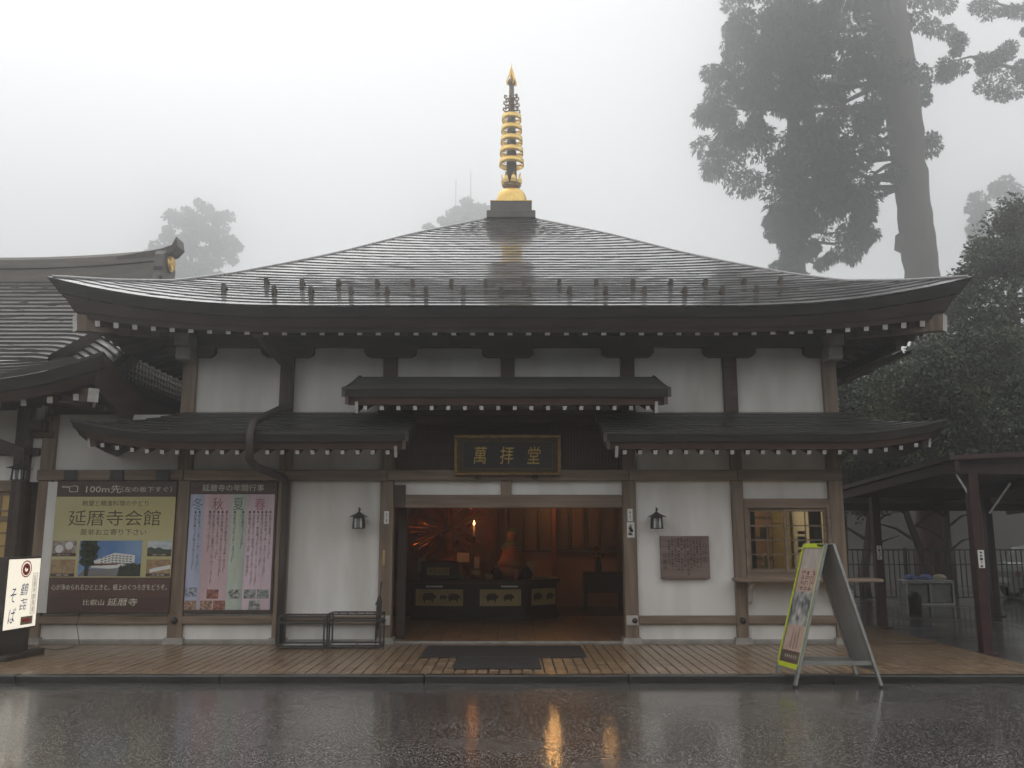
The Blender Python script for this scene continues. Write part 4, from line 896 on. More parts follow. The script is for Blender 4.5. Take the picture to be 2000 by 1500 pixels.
for x, y, z, wd, h, mt, lb_ in ((3.98, .12, 1.55, .14, .20, M('yellow_paper', (.62, .52, .22), rough=.7), 'yellowish notice behind the left window sash'), (4.55, .085, 1.44, .13, .17, paper, 'pale notice sheet stuck inside the right window sash'), (4.55, .085, 1.36, .14, .05, paper, 'narrow pale strip below the notice in the right sash'), (4.55, .085, 1.64, .12, .05, M('red_paper', (.5, .14, .05), rough=.7), 'small orange label above the pale notice')):
    tag(MB().box(x - wd / 2, x + wd / 2, y, y + .002, z, z + h).build('notice', mt), lb_, 'notice')
t = thing('figurine', 'small pale figurine standing inside on the window ledge', 'figurine', (4.02, .28, 1.06))
m = MB(); m.lathe([(0, 0), (.06, 0), (.065, .05), (.045, .14), (.03, .18), (.04, .22), (.035, .27), (0, .29)], 0, 0, 12); m.build('body', paper, t, True); MB().box(-.07, .07, -.03, .03, .0, .10, .01).build('pedestal', M('fig_green', (.08, .14, .08), rough=.6), t)
MB().box(3.66, 4.98, .15, .5, 1.0, 1.05, .01).build('inner_ledge', wood_h, hall)
# altar
lacq = M('black_lacquer', (.013, .010, .008), (.022, .017, .013), .55, (4, 4, 4), 3)
t = thing('altar_counter', 'curved black lacquer altar counter with gold animal panels', 'altar', (-.4, 3.5, .0))
arc = [(-1.52, .06), (-.42, -.10), (-.26, -.10), (.68, -.02), (.78, .02), (1.34, .48)]
def arcbox(m, z0, z1, out):
    P = [Vector((x, y)) for x, y in arc]; o_ = []
    for i, p in enumerate(P):
        d = (P[min(i + 1, 5)] - P[max(i - 1, 0)]).normalized(); nn = Vector((d.y, -d.x)); o_.append(p + nn * out)
    top = [(p.x, p.y, z1) for p in o_]; bot = [(p.x, p.y, z0) for p in o_]; m.strip(bot, top); m.strip(top, [(x, 1.4, z1) for x, y, z in top])
    m.strip([(x, 1.4, z0) for x, y, z in bot], bot)
for nm, z0, z1, out, mt in (('plinth', 0, .12, .02, lacq), ('body', .12, .70, -.04, lacq), ('top', .70, .78, .06, lacq), ('gold_edge', .715, .722, .063, golddark)):
    m = MB(); arcbox(m, z0, z1, out); m.build(nm, mt, t)
gp_ = M('gold_leaf_panel', (.42, .32, .13), (.52, .40, .18), .5, (7, 7, 7), 4)
for i in (0, 2, 4):
    a, b_ = Vector(arc[i]), Vector(arc[i + 1]); mid = (a + b_) / 2; d = (b_ - a).normalized(); nn = Vector((d.y, -d.x)); ln = (b_ - a).length
    for nm, q, z0, z1, off_, mt in (('panel_frame', .48, .24, .66, .0, lacq), ('gold_panel', .42, .29, .60, .016, gp_)):
        m = MB(); p0 = mid - d * ln * q + nn * (off_ - .04); p1 = mid + d * ln * q + nn * (off_ - .04); e0 = nn * .014
        m.add([(*p0, z0), (*p1, z0), (*p1, z1), (*p0, z1), *[(*(p + e0), z) for p, z in ((p0, z0), (p1, z0), (p1, z1), (p0, z1))]], [(4, 5, 6, 7), (0, 1, 5, 4), (1, 2, 6, 5), (2, 3, 7, 6), (3, 0, 4, 7)]); m.build(nm, mt, t)
    for bx, bs in (((-.16, 1.0), (.16, .85)) if i != 0 else ((-.2, 1.15), (.08, .6), (.29, 1.0))):     # painted boars
        S = [(-.10, .04), (-.12, .0), (-.10, -.05), (-.09, -.09), (-.07, -.09), (-.06, -.05), (.04, -.05), (.05, -.09), (.07, -.09), (.075, -.03), (.12, -.01), (.125, .02), (.08, .05), (.06, .075), (.0, .07), (-.06, .07)]
        m = MB(); V = [(*(mid + d * (bx + x * bs) + nn * -.008), .45 + z * bs) for x, z in S]; m.add(V, [tuple(range(len(S)))]); m.build('painted_boar', M('boar_paint', (.05, .03, .018), rough=.6), t)
t = thing('offering_box', 'dark offering box with three square gold characters on the altar', 'box', (-1.38, 3.85, .78))
MB().box(-.36, .36, -.2, .3, 0, .34, .01).build('body', lacq, t)
for k, ch in enumerate('奉納箱'):
    MB().box(-.25 + k * .15, -.115 + k * .15, -.206, -.2005, .08, .225).build('character_plate', gp_, t); text('lettering', ch, t, ink, -.182 + k * .15, .152, .09, .09, -.208)
for x, z, wd, h, lb_ in ((-1.75, .98, .15, .26, 'tall pale card standing at the near end of the altar'), (-.93, 1.14, .24, .18, 'wide pale card beside the candle stand'), (-.66, 1.03, .10, .22, 'upright framed paper on the altar under the candle'), (-.66, .88, .16, .08, 'small pale price card on the altar edge')):
    tag(MB().box(x - wd / 2, x + wd / 2, 3.72, 3.735, z - h * .2, z + h * .8).build('card', M('card_paper', (.42, .36, .27), rough=.7)), lb_, 'card')
for x in (-1.45, -.02):
    tag(MB().box(x - .16, x + .16, 3.30, 3.31, .645, .68).build('label_strip', paper), 'narrow white label strip on the altar front ' + ('above the three boars' if x < -1 else 'above the pair of boars'), 'label')
# gilt many-armed figure with a halo of arms
t = thing('gilt_statue', 'dim gilt many-armed statue with radiating arms behind the altar', 'statue', (-1.30, 4.9, .78))
m = MB(); m.lathe([(0, 0), (.42, 0), (.45, .08), (.32, .18), (.40, .30), (.36, .42), (.17, .50), (.13, .62), (.16, .74), (.19, .86), (.15, .93), (.05, .97), (.05, 1.0), (.085, 1.05), (.09, 1.14), (.06, 1.22), (.07, 1.27), (.03, 1.36), (0, 1.38)], 0, 0, 20); m.build('body', M('statue_dark', (.10, .05, .02), (.16, .085, .035), .5, (9, 9, 9), 4, metal=.5), t, True)
r_ = random.Random(4); m = MB()
gshine = M('gilt_arm', (.70, .33, .08), (.85, .45, .13), .25, (9, 9, 9), 3, metal=.9)
for k in range(120):
    a = r_.uniform(-.9, math.pi + .9); r0 = r_.uniform(.15, .55); r1 = r0 + r_.uniform(.10, .34); y = r_.uniform(-.3, .2)
    m.cyl((math.cos(a) * r0, y, .95 + math.sin(a) * r0), (math.cos(a) * r1, y - .1, .95 + math.sin(a) * r1), .007, .013, 5)
m.build('halo_arms', gshine, t)
m = MB(); n_ = 40
m.add([(math.cos(2 * math.pi * k / n_) * .95, .3, .95 + math.sin(2 * math.pi * k / n_) * .95) for k in range(n_)], [tuple(range(n_))]); m.build('halo_disc', M('halo_dark', (.12, .04, .02), (.2, .07, .03), .5, (6, 6, 6), 4), t)
t = thing('seated_statue', 'small seated statue in green hood and orange robe on the altar', 'statue', (.03, 4.2, .80))
m = MB(); m.lathe([(0, 0), (.30, 0), (.32, .06), (.27, .14), (.30, .2), (0, .2)], 0, 0, 18); m.build('lotus_base', M('orange_lacquer', (.30, .10, .03), (.36, .14, .05), .5, (5, 5, 5), 3), t, True)
m = MB(); m.lathe([(0, .2), (.28, .2), (.29, .28), (.24, .36), (.20, .48), (.20, .58), (.13, .66), (.06, .69), (0, .70)], 0, 0, 18); m.build('robe', M('orange_robe', (.34, .14, .05), (.42, .19, .07), .8, (8, 8, 8), 4, .2), t, True)
m = MB(); m.lathe([(0, .70), (.05, .70), (.085, .75), (.095, .82), (.08, .89), (0, .92)], 0, -.02, 14); m.build('head', M('statue_face', (.34, .20, .10), rough=.6), t, True)
m = MB(); m.lathe([(.235, .55), (.20, .62), (.11, .70), (.10, .76), (.115, .82), (.10, .92), (.05, .97), (0, .985)], .0, .03, 16); m.build('hood', M('green_hood', (.05, .13, .07), (.07, .17, .09), .8, (8, 8, 8), 4), t, True)
t = thing('candle', 'lit white candle on a tall dark stand before the gilt statue', 'candle', (-.74, 4.2, .78))
m = MB(); m.lathe([(0, 0), (.07, 0), (.02, .05), (.015, .7), (.05, .80), (.055, .82), (0, .82)], 0, 0, 12); m.build('stand', lacq, t, True)
m = MB(); m.cyl((0, 0, .82), (0, 0, 1.03), .020, n=10); m.build('wax', paper, t, True)
m = MB(); m.lathe([(0, 1.04), (.016, 1.06), (.02, 1.085), (.010, 1.12), (0, 1.15)], 0, 0, 10); m.build('flame', M('flame', (1, .6, .2), rough=.5, emit=(1, .50, .12), es=14), t, True); lamp_light('flame_light', t, (0, -.12, 1.17), 1.1, (1, .30, .07), .04)
t = thing('side_table', 'dark low side table by the inner wall carrying the flower vase', 'table', (2.0, 5.6, 0))
MB().box(-.42, .42, -.25, .25, .42, .84, .01).build('body', lacq, t)
for i in (-1, 1):
    for j in (-1, 1): MB().box(i * .38 - .025, i * .38 + .025, j * .21 - .025, j * .21 + .025, 0, .42).build('leg', lacq, t)
t = thing('flower_vase', 'dark vase with orange and yellow flowers on the side table', 'vase', (1.90, 5.55, .84))
m = MB(); m.lathe([(0, 0), (.06, 0), (.075, .12), (.06, .22), (.035, .27), (.05, .31), (0, .31)], 0, 0, 14); m.build('pot', lacq, t, True)
m = MB(); r_ = random.Random(2)
for k in range(50):
    c = Vector((r_.gauss(0, .07), r_.gauss(0, .06), .42 + r_.gauss(0, .06))); q = Vector((r_.uniform(-1, 1), r_.uniform(-1, 1), r_.uniform(-1, 1))).normalized() * .035; p = q.cross(Vector((.3, .5, .8))).normalized() * .03
    m.add([c - q, c + p, c + q, c - p], [(0, 1, 2, 3)], k % 2)
m.build('blossoms', [M('flower_orange', (.75, .28, .04), rough=.6), M('flower_leaf', (.06, .10, .03), rough=.6)], t)
for x, lb_ in ((.32, 'small black canister on the altar beside the seated statue'), (-.28, 'round black incense pot on the altar before the candle')):
    t = thing('altar_vessel', lb_, 'vessel', (x, 3.8, .78)); m = MB(); m.lathe([(0, 0), (.09, 0), (.12, .07), (.11, .15), (.06, .19), (.07, .22), (0, .22)], 0, 0, 14); m.build('pot', lacq, t, True); m = MB(); m.lathe([(0, .22), (.05, .22), (.02, .25), (0, .27)], 0, 0, 10); m.build('lid', golddark, t, True)

for x, y, z, wd, h, c, lb_, cat in ((-1.72, 3.95, .78, .12, .30, (.25, .05, .04), 'red lacquer stand at the near end of the altar behind the tall card', 'stand'), (-.42, 3.75, .78, .14, .10, (.30, .20, .08), 'low gilt tray of amulets on the altar right of the price card', 'tray'), (.10, 3.62, .78, .10, .16, (.28, .06, .05), 'small red box on the altar in front of the seated statue', 'box'), (.62, 3.85, .78, .26, .05, (.12, .07, .04), 'flat wooden tray of beads at the far curve of the altar', 'tray'), (.40, 4.35, .78, .22, .34, (.45, .36, .24), 'pale standing notice beside the seated statue', 'notice'), (-.95, 3.62, .78, .10, .09, (.08, .13, .08), 'small green box on the altar under the wide card', 'box')):
    q = thing('altar_' + cat, lb_, cat, (x, y, z)); MB().box(-wd / 2, wd / 2, -.06, .06, 0, h, .008).build('body', M('good_' + lb_[:12], c, tuple(v * 1.3 for v in c), .5, (12, 12, 12), 4), q); MB().box(-wd / 2 - .008, wd / 2 + .008, -.068, .068, h - .015, h + .004).build('rim', golddark, q)
t = thing('altar_spotlight', 'small black spotlight hung inside the doorway and aimed at the gilt statue', 'lamp', (-1.0, 2.5, 2.55))  # added lamp, hidden above the lintel, for the red glow on the statue
MB().cyl((0, -.10, .04), (-.02, .08, -.02), .05, .06, 14).build('housing', black, t, True); MB().cyl((0, -.03, .05), (0, -.03, 1.05), .01, n=6).build('rod', black, t)
sl = bpy.data.lights.new('spot_bulb', 'SPOT'); sl.energy = 34; sl.color = (1, .32, .09); sl.spot_size = R(80); sl.spot_blend = .5; sl.shadow_soft_size = .04
so_ = bpy.data.objects.new('spot_bulb', sl); col.objects.link(so_); so_.parent = t; so_.location = (-.03, .12, -.04); so_.rotation_euler = Vector((-.15, -2.3, .8)).to_track_quat('Z', 'Y').to_euler()
t = thing('altar_canopy', 'row of small gilt ornaments hanging above the altar', 'ornament', (-1.2, 4.4, 2.35)); MB().box(-1.0, 1.0, -.03, .03, .25, .32).build('rod', lacq, t)
for k in range(11):
    m = MB(); m.lathe([(0, -.22), (.02, -.2), (.035, -.12), (.02, -.06), (.03, .0), (.015, .05), (.004, .25)], -.95 + k * .19, 0, 8); m.build('pendant', gshine, t, True)
# ================================================================== SHELTER AND YARD ON THE RIGHT
t = thing('steel_shelter', 'maroon steel canopy shelter on slim posts beside the hall', 'shelter', (9, 3, ROAD))
class SM(MB):
    def build(s, *a, **k): s.v = [(x - 9, y - 3, z - ROAD) for x, y, z in s.v]; return MB.build(s, *a, **k)
for x, y in ((6.95, -.52), (7.0, 3.2), (10.4, 5.5), (11.2, -.52), (11.0, 3.2)):
    m = SM(); m.box(x - .075, x + .075, y - .075, y + .075, ROAD, 2.6, .008); m.build('post', redsteel, t)
    m = SM(); m.box(x - .13, x + .13, y - .13, y + .13, ROAD, ROAD + .03, .006); m.build('base_plate', redsteel, t)
m = SM()
def sz(x, y): return 2.86 - .05 * (y + .8) - .018 * (x - 9.3) ** 2 * .5
A = [[(x, y, sz(x, y)) for x in [6.5 + .5 * k for k in range(13)]] for y in (-.85, 2, 5, 8)]
for i in range(3): m.strip(A[i], A[i + 1])
Bm = [[(x, y, z - .07) for x, y, z in r] for r in A]
for i in range(3): m.strip(Bm[i], Bm[i + 1], 0, True)
m.strip(A[0], Bm[0]); m.strip([r[0] for r in A], [r[0] for r in Bm]); m.strip([r[-1] for r in A], [r[-1] for r in Bm]); m.build('roof_sheet', M('shelter_roof', (.04, .016, .015), (.06, .024, .022), .4, (2, 2, 2), 4), t)
for y in (-.55, 3.2, 6.5):
    m = SM(); m.beam((6.6, y, sz(6.6, y) - .16), (12.3, y, sz(12.3, y) - .16), .08, .17); m.build('cross_beam', redsteel, t)
for x in (6.62, 9.4, 12.2):
    m = SM(); m.beam((x, -.8, sz(x, -.8) - .155), (x, 7.9, sz(x, 7.9) - .155), .07, .15); m.build('side_beam', redsteel, t)
m = SM(); m.beam((6.74, -.45, 2.60), (6.93, -.53, 2.16), .022, .03); m.build('strut', alu, t)
m = SM(); m.beam((7.55, -.5, 2.40), (7.18, -.52, 1.95), .022, .03); m.build('strut', M('dull_strut', (.16, .15, .14), rough=.5), t)
for x, y, z, lb_, s_ in ((6.955, -.605, 1.15, 'white upright sticker on the nearer maroon shelter post', 1), (7.0, 3.118, 1.17, 'white upright sticker on the farther maroon shelter post', 2)):
    q = thing('post_sticker', lb_, 'sticker', (x, y, z)); MB().box(-.045, .045, -.004, .008, 0, .26).build('sheet', paper, q)
    m = MB(); r_ = random.Random(s_ + 20)
    for k in range(5): scribble(m, 0, .035 + k * .047, .05, -.006, r_)
    m.build('printed_marks', ink, q)
# bar fence
t = thing('bar_fence', 'dark metal bar fence at the edge of the yard', 'fence', (8.3, 9.4, ROAD)); fm = M('fence_paint', (.022, .028, .024), rough=.5)
MB().box(0, 14, -.02, .02, 1.32, 1.36).build('top_rail', fm, t); MB().box(0, 14, -.02, .02, .95, .98).build('mid_rail', fm, t); MB().box(0, 14, -.02, .02, .12, .15).build('bottom_rail', fm, t)
bme = MB().box(-.012, .012, -.012, .012, .15, 1.32).mesh('bar', fm)
for k in range(105): link('bar', bme, t, (.07 + k * .133, 0, 0))
pme = MB().box(-.03, .03, -.03, .03, 0, 1.4).mesh('fence_post', fm)
for k in range(8): link('fence_post', pme, t, (k * 2.0, .05, 0))
# crate rack, bucket, car
t = thing('bottle_rack', 'pale wire-framed rack with grey panels standing by the fence', 'rack', (10.5, 8.9, ROAD)); wh = M('dull_white', (.42, .42, .40), rough=.6)
m = MB()
for x in (-.58, 0, .58):
    for y in (-.25, .25): m.box(x - .018, x + .018, y - .018, y + .018, 0, .56)
m.box(-.58, .58, -.27, -.235, .0, .04); m.box(-.58, .58, -.27, -.235, .53, .565); m.build('frame', wh, t)
for x in (-.29, .29): MB().box(x - .25, x + .25, -.2, .2, .05, .50, .01).build('crate', M('crate_grey', (.20, .20, .20), (.28, .28, .27), .6, (9, 9, 9), 4), t)
MB().box(-.6, .6, -.26, .26, .57, .60, .005).build('top_sheet', wh, t)
for x, c, lb_ in ((-.36, (.10, .12, .28), 'blue bundle lying on the pale rack by the fence'), (.02, (.12, .14, .30), 'second blue bundle at the middle of the rack top'), (.38, (.40, .36, .26), 'yellowish bundle lying on the end of the rack')):
    bm_ = bmesh.new(); bmesh.ops.create_icosphere(bm_, subdivisions=3, radius=1)
    for v in bm_.verts: v.co = Vector((v.co.x * .16, v.co.y * .14, max(v.co.z * .09, -.05))) * (1 + .12 * math.sin(v.co.x * 7 + c[0] * 40) * math.cos(v.co.y * 9))
    me = bpy.data.meshes.new('bundle'); bm_.to_mesh(me); bm_.free(); me.materials.append(M('bundle_%s' % lb_[:6], c, tuple(q * 1.4 for q in c), .5, (9, 9, 9), 4, .3)); tag(link('bundle', me, None, (10.5 + x, 8.9, ROAD + .65)), lb_, 'bundle')
t = thing('dark_bin', 'low dark round-topped bin in front of the rack', 'bin', (9.35, 7.0, ROAD)); m = MB(); m.lathe([(0, 0), (.13, 0), (.15, .25), (.16, .30)], 0, 0, 16); m.build('body', lacq, t, True); m = MB(); m.lathe([(.165, .30), (.15, .36), (.08, .42), (0, .43)], 0, 0, 16); m.build('lid', black, t, True)
t = thing('parked_car', 'pale parked car mostly cut off behind the fence', 'car', (15.25, 10.6, ROAD), R(4)); carp = M('car_paint', (.36, .37, .35), rough=.3, coat=1)
sec = [(-1.85, .35), (-1.87, .75), (-1.7, .92), (-1.35, .98), (-1.05, 1.38), (-.7, 1.45), (.5, 1.45), (.95, 1.05), (1.75, .90), (1.9, .6), (1.88, .35)]
MB().prism(sec, -.78, .78).build('body', carp, t)
MB().prism([(-1.30, .98), (-1.03, 1.34), (-.68, 1.40), (.46, 1.40), (.86, 1.03)], -.785, .785).build('windows', M('car_glass', (.02, .022, .025), rough=.08), t)
for x in (-1.2, 1.2):
    for y in (-.72, .72):
        wl = MB(); wl.cyl((x, y - .09, .31), (x, y + .09, .31), .31, n=20); wo_ = wl.build('wheel', M('tyre', (.02, .02, .02), rough=.8), t); MB().cyl((x, y - .095, .31), (x, y + .095, .31), .19, n=16).build('rim', alu, wo_)
for y in (-.6, .6): MB().box(-1.875, -1.80, y - .12, y + .12, .62, .78, .02).build('tail_light', M('tail_red', (.3, .03, .03), rough=.3), t)
MB().box(-1.885, -1.86, -.22, .22, .45, .58).build('number_plate', paper, t)
o = MB().box(6, 60, 17.5, 18.5, ROAD - .2, 4.2, .05).build('retaining_wall', M('concrete_wall', (.22, .215, .20), (.32, .31, .29), .8, (.6, .6, .3), 7, .2)); tag(o, 'grey concrete retaining wall beyond the fence', 'wall')

# unseen wooded slope added behind the viewer to keep low sky light off the walls
m = MB(); gx_ = [-100 + 2.5 * k for k in range(81)]; gy_ = [-26 - 2.2 * k for k in range(20)]; r_ = random.Random(8)
def hz_(x, y): return ROAD - .3 + 10 * (1 - math.exp(-max(0, -27 - y) / 9)) + (r_.uniform(-1.2, 1.2) if y < -28 else 0) + 1.5 * math.sin(x * .13) * min(1, (-26 - y) / 8)
V = [(x + r_.uniform(-.6, .6), y + r_.uniform(-.5, .5), hz_(x, y)) for y in gy_ for x in gx_]
m.add(V, [(j * 81 + i, j * 81 + i + 1, (j + 1) * 81 + i + 1, (j + 1) * 81 + i) for j in range(19) for i in range(80)])
kind(m.build('hillside', M('wooded_slope', (.03, .042, .024), (.06, .075, .04), .8, (.8, .8, .8), 6, .8, bdist=.4)), 'structure')
# ================================================================== TREES
rg = np.random.default_rng(5)
def leafmesh(name, centres, radii, per, size, mat, squash=1., droop=0., elong=1.6):
    """many small leaf sprays spread through clumps: centres (n,3), radii (n,)"""
    n = len(centres); idx = np.repeat(np.arange(n), per); k = len(idx)
    d = rg.normal(size=(k, 3)); d /= np.linalg.norm(d, axis=1)[:, None]
    rr = radii[idx] * rg.uniform(.25, 1.0, k) ** .55
    p = centres[idx] + d * rr[:, None] * np.array([1, 1, squash])
    ax = d * .8 + rg.normal(size=(k, 3)) * .55; ax[:, 2] -= droop; ax /= np.linalg.norm(ax, axis=1)[:, None]
    sd_ = np.cross(ax, rg.normal(size=(k, 3))); sd_ /= np.linalg.norm(sd_, axis=1)[:, None]
    s = size * rg.uniform(.6, 1.5, k); a = ax * (s * elong)[:, None]; b_ = sd_ * (s * .5)[:, None]
    nrm = np.cross(ax, sd_) * (s * .18)[:, None]
    V = np.stack([p - a * .5, p + b_ + nrm, p + a * .6, p - b_ + nrm], 1).reshape(-1, 3)
    me = bpy.data.meshes.new(name); me.vertices.add(4 * k); me.vertices.foreach_set('co', V.astype('f').ravel())
    me.loops.add(6 * k); me.polygons.add(2 * k)
    q = np.arange(k)[:, None] * 4; me.loops.foreach_set('vertex_index', np.concatenate([q, q + 1, q + 2, q, q + 2, q + 3], 1).astype('i').ravel())
    me.polygons.foreach_set('loop_start', np.arange(0, 6 * k, 3, dtype='i')); me.materials.append(mat); me.update(calc_edges=True); return me
def inpoly(P, poly):
    x, y = P[:, 0], P[:, 1]; r = np.zeros(len(P), bool); n = len(poly)
    for i in range(n):
        x0, y0 = poly[i]; x1, y1 = poly[(i + 1) % n]
        c = ((y0 > y) != (y1 > y)) & (x < (x1 - x0) * (y - y0) / (y1 - y0 + 1e-9) + x0); r ^= c
    return r
def fill(poly, n, y0, thick):
    a = np.array(poly); lo_, hi = a.min(0), a.max(0); out = []
    while len(out) < n:
        q = rg.uniform(lo_, hi, (400, 2)); q = q[inpoly(q, poly)]; out += list(q)
    q = np.array(out[:n]); return np.column_stack([q[:, 0], y0 + rg.uniform(-thick, thick, n), q[:, 1]])
def trunk(m, pts, rad, n=14):
    m.tube(pts, rad, n)
def limbs(t, base_pts, targets, r0):
    m = MB()
    for c in targets:
        z = c[2] - rg.uniform(.2, 1.2); bp_ = min(base_pts, key=lambda p: abs(p[2] - z)); b0 = Vector(bp_); c = Vector(c); mid = (b0 + c) / 2 + Vector((0, 0, -rg.uniform(.1, .5)))
        m.tube([b0, mid, c], [r0, r0 * .6, r0 * .25], 6)
    m.build('limb', barkm, t)
# great cedar
t = thing('cedar_tree', 'tall thick-trunked cedar rising behind the hall with drooping foliage', 'tree', (18.8, 24, ROAD))
class TM(MB):
    def build(s, nm, mt, par, *a): s.v = [(x - par.location.x, y - par.location.y, z - par.location.z) for x, y, z in s.v]; return MB.build(s, nm, mt, par, *a)
tp = []; tr = []; r_ = random.Random(21)
for k in range(63):
    z = ROAD + k * .5; tp.append((float(np.interp(z, [0, 6, 13, 17, 21.5, 26, 31], [19.0, 18.75, 18.45, 18.3, 18.2, 17.9, 17.7])) + r_.gauss(0, .025), 24 + r_.gauss(0, .02), z)); tr.append(float(np.interp(z, [0, 6, 13, 17, 21.5, 26, 31], [1.05, .85, .72, .72, .78, .80, .7])) + r_.gauss(0, .02))
m = TM(); m.tube(tp, tr, 22); m.tube([(17.9, 24, 14.2), (17.55, 24, 14.4), (17.6, 24, 14.9), (17.9, 24, 15.2)], [.2, .26, .22, .1], 10); m.build('trunk', barkm, t, True)
CL = [(10.6, 31.0), (10.5, 25.1), (9.9, 23.3), (9.1, 22.4), (9.1, 20.7), (9.5, 19.4), (10.1, 18.3), (10.9, 18.7), (11.9, 18.0), (12.3, 16.5), (13.5, 16), (15.0, 16.0), (16.1, 16.2), (17.2, 17.0), (17.4, 17.9), (17.2, 18.7), (17.4, 21.5), (17.4, 24.1), (18.5, 31.0)]
c = fill(CL, 330, 24, 3.0); holes = np.array([(12.1, 21.6), (12.0, 19.4), (14.4, 20.3), (15.3, 19.9), (16.0, 20.9), (16.6, 22.8), (16.7, 18.2), (10.2, 21.4), (15.9, 24.3), (17.1, 20.0)])
c = c[np.min(np.hypot(c[:, None, 0] - holes[None, :, 0], c[:, None, 2] - holes[None, :, 1]), 1) > .62]
rad = rg.uniform(.45, .95, len(c)); off_ = np.array(t.location)
me = leafmesh('crown', c - off_, rad, 300, .085, leafc, .85, .9, 2.6); link('crown', me, t)
limbs_t = c[::9]; m = TM()
for q in limbs_t:
    b0 = Vector((18.2, 24, min(30, q[2] + rg.uniform(-.6, .9)))); cc = Vector(q); mid = (b0 + cc) / 2 + Vector((0, 0, -rg.uniform(.2, .7))); m.tube([b0, mid, cc], [.16, .10, .04], 6)
m.tube([(18.0, 24, 18.6), (17.2, 24, 18.3), (16.6, 24, 17.9)], [.14, .1, .06], 8); m.tube([(18.0, 24, 18.0), (17.3, 24, 17.75), (16.6, 24, 17.9)], [.14, .09, .06], 8); m.build('limb', barkm, t)
RC = [(18.6, 31), (18.9, 24.3), (19.3, 23.4), (19.6, 22.3), (19.3, 21.6), (19.0, 20.5), (19.4, 19.9), (19.5, 20.6), (19.2, 25)]
c2 = np.array([(19.2, 24, 22.4), (19.25, 24, 21.6), (19.2, 24, 22.9), (19.4, 24, 19.6), (19.3, 24, 19.2), (18.6, 24, 25.5), (19.3, 24, 25.6), (20.0, 24.2, 25.4), (20.7, 24.2, 25.1), (21.2, 24.2, 24.6), (19.8, 23.8, 26.5), (20.6, 23.8, 26.3), (19.2, 24, 26.8)])
link('crown', leafmesh('crown', c2 - off_, rg.uniform(.35, .62, len(c2)), 240, .085, leafc, .9, .8, 2.4), t)
t.location = (30.06, 46.6, ROAD - 1.0); t.scale = (1.6,) * 3
# second cedar, half hidden behind the first one's foliage
t = thing('cedar_tree', 'shaggy narrower cedar standing behind the roof slope left of the great trunk', 'tree', (13.1, 25.5, ROAD)); off_ = np.array(t.location)
m = TM(); m.tube([(13.3, 25.5, ROAD), (13.35, 25.5, 8), (13.3, 25.5, 14), (13.5, 25.5, 18), (13.6, 25.5, 22)], [.62, .52, .45, .38, .25], 14); m.build('trunk', barkm, t, True)
S2 = [(12.6, 12.8), (12.9, 14), (12.5, 15.5), (12.9, 17), (16.5, 17), (16.8, 16), (17.0, 15.6), (16.3, 14.0), (15.8, 13.6), (15.4, 14.2), (14.9, 14.6), (14.5, 14.2), (14.0, 15), (13.9, 13.5)]
S2 = [(12.5, 13.0), (12.5, 15.5), (12.2, 17.0), (17.3, 17.2), (17.0, 16), (16.6, 15.2), (16.2, 14.4), (15.3, 13.8), (14.9, 13.9), (14.3, 14.6), (13.9, 13.4)]
c = fill(S2, 105, 25.5, 1.6); hh = np.array([(14.3, 15.6), (15.3, 15.9), (14.6, 14.9), (15.7, 15.1)])
c = c[np.min(np.hypot(c[:, None, 0] - hh[None, :, 0], c[:, None, 2] - hh[None, :, 1]), 1) > .5]
link('crown', leafmesh('crown', c - off_, rg.uniform(.30, .6, len(c)), 280, .08, leafc, .9, .9, 2.6), t)
m = TM()
for q in c[::8]: m.tube([Vector((13.4, 25.5, q[2] + .3)), (Vector((13.4, 25.5, q[2] + .3)) + Vector(q)) / 2 - Vector((0, 0, .3)), Vector(q)], [.09, .06, .03], 6)
m.build('limb', barkm, t)
t.location = (20.94, 49.0, ROAD - 1.0); t.scale = (1.6,) * 3
# overhanging pine branches at the upper right
t = thing('pine_tree', 'pine whose cloud-like branches reach in at the upper right corner', 'tree', (26.5, 22, ROAD)); off_ = np.array(t.location)
m = TM(); m.tube([(26.5, 22, ROAD), (26.6, 22, 12), (26.3, 22, 20), (26.2, 22, 28)], [.6, .5, .4, .2], 12); m.build('trunk', barkm, t, True)
B1 = [(19.1, 23.0), (19.2, 21.7), (19.9, 21.6), (20.4, 22.3), (21.1, 21.1), (22.6, 20.8), (24.5, 21), (24.5, 23.6), (22.7, 23.6), (21.6, 22.9), (20.4, 23.2)]
B2 = [(20.9, 25.9), (21.4, 24.9), (22.3, 24.7), (23.2, 24.3), (24.5, 23.9), (25.5, 26.5), (23, 26.8)]
c = np.vstack([fill(B1, 34, 22, .9), fill(B2, 26, 22, .9)])
link('crown', leafmesh('crown', c - off_, rg.uniform(.28, .55, len(c)), 300, .06, leafc, .75, -.1, 2.2), t)
m = TM(); m.tube([(26.3, 22, 22.5), (24.5, 22, 21.6), (22.5, 22, 22.0), (20.5, 22, 22.6), (19.4, 22, 22.3)], [.2, .14, .09, .06, .02], 8); m.tube([(26.2, 22, 24), (24, 22, 24.6), (21.2, 22, 25.4)], [.16, .1, .03], 8); m.tube([(23.2, 22, 21.8), (22.6, 21.8, 21.2), (21.4, 21.6, 21.3)], [.07, .05, .02], 6); m.build('limb', barkm, t)
t.location = (39.7, 39.9, ROAD - .8); t.scale = (1.5,) * 3
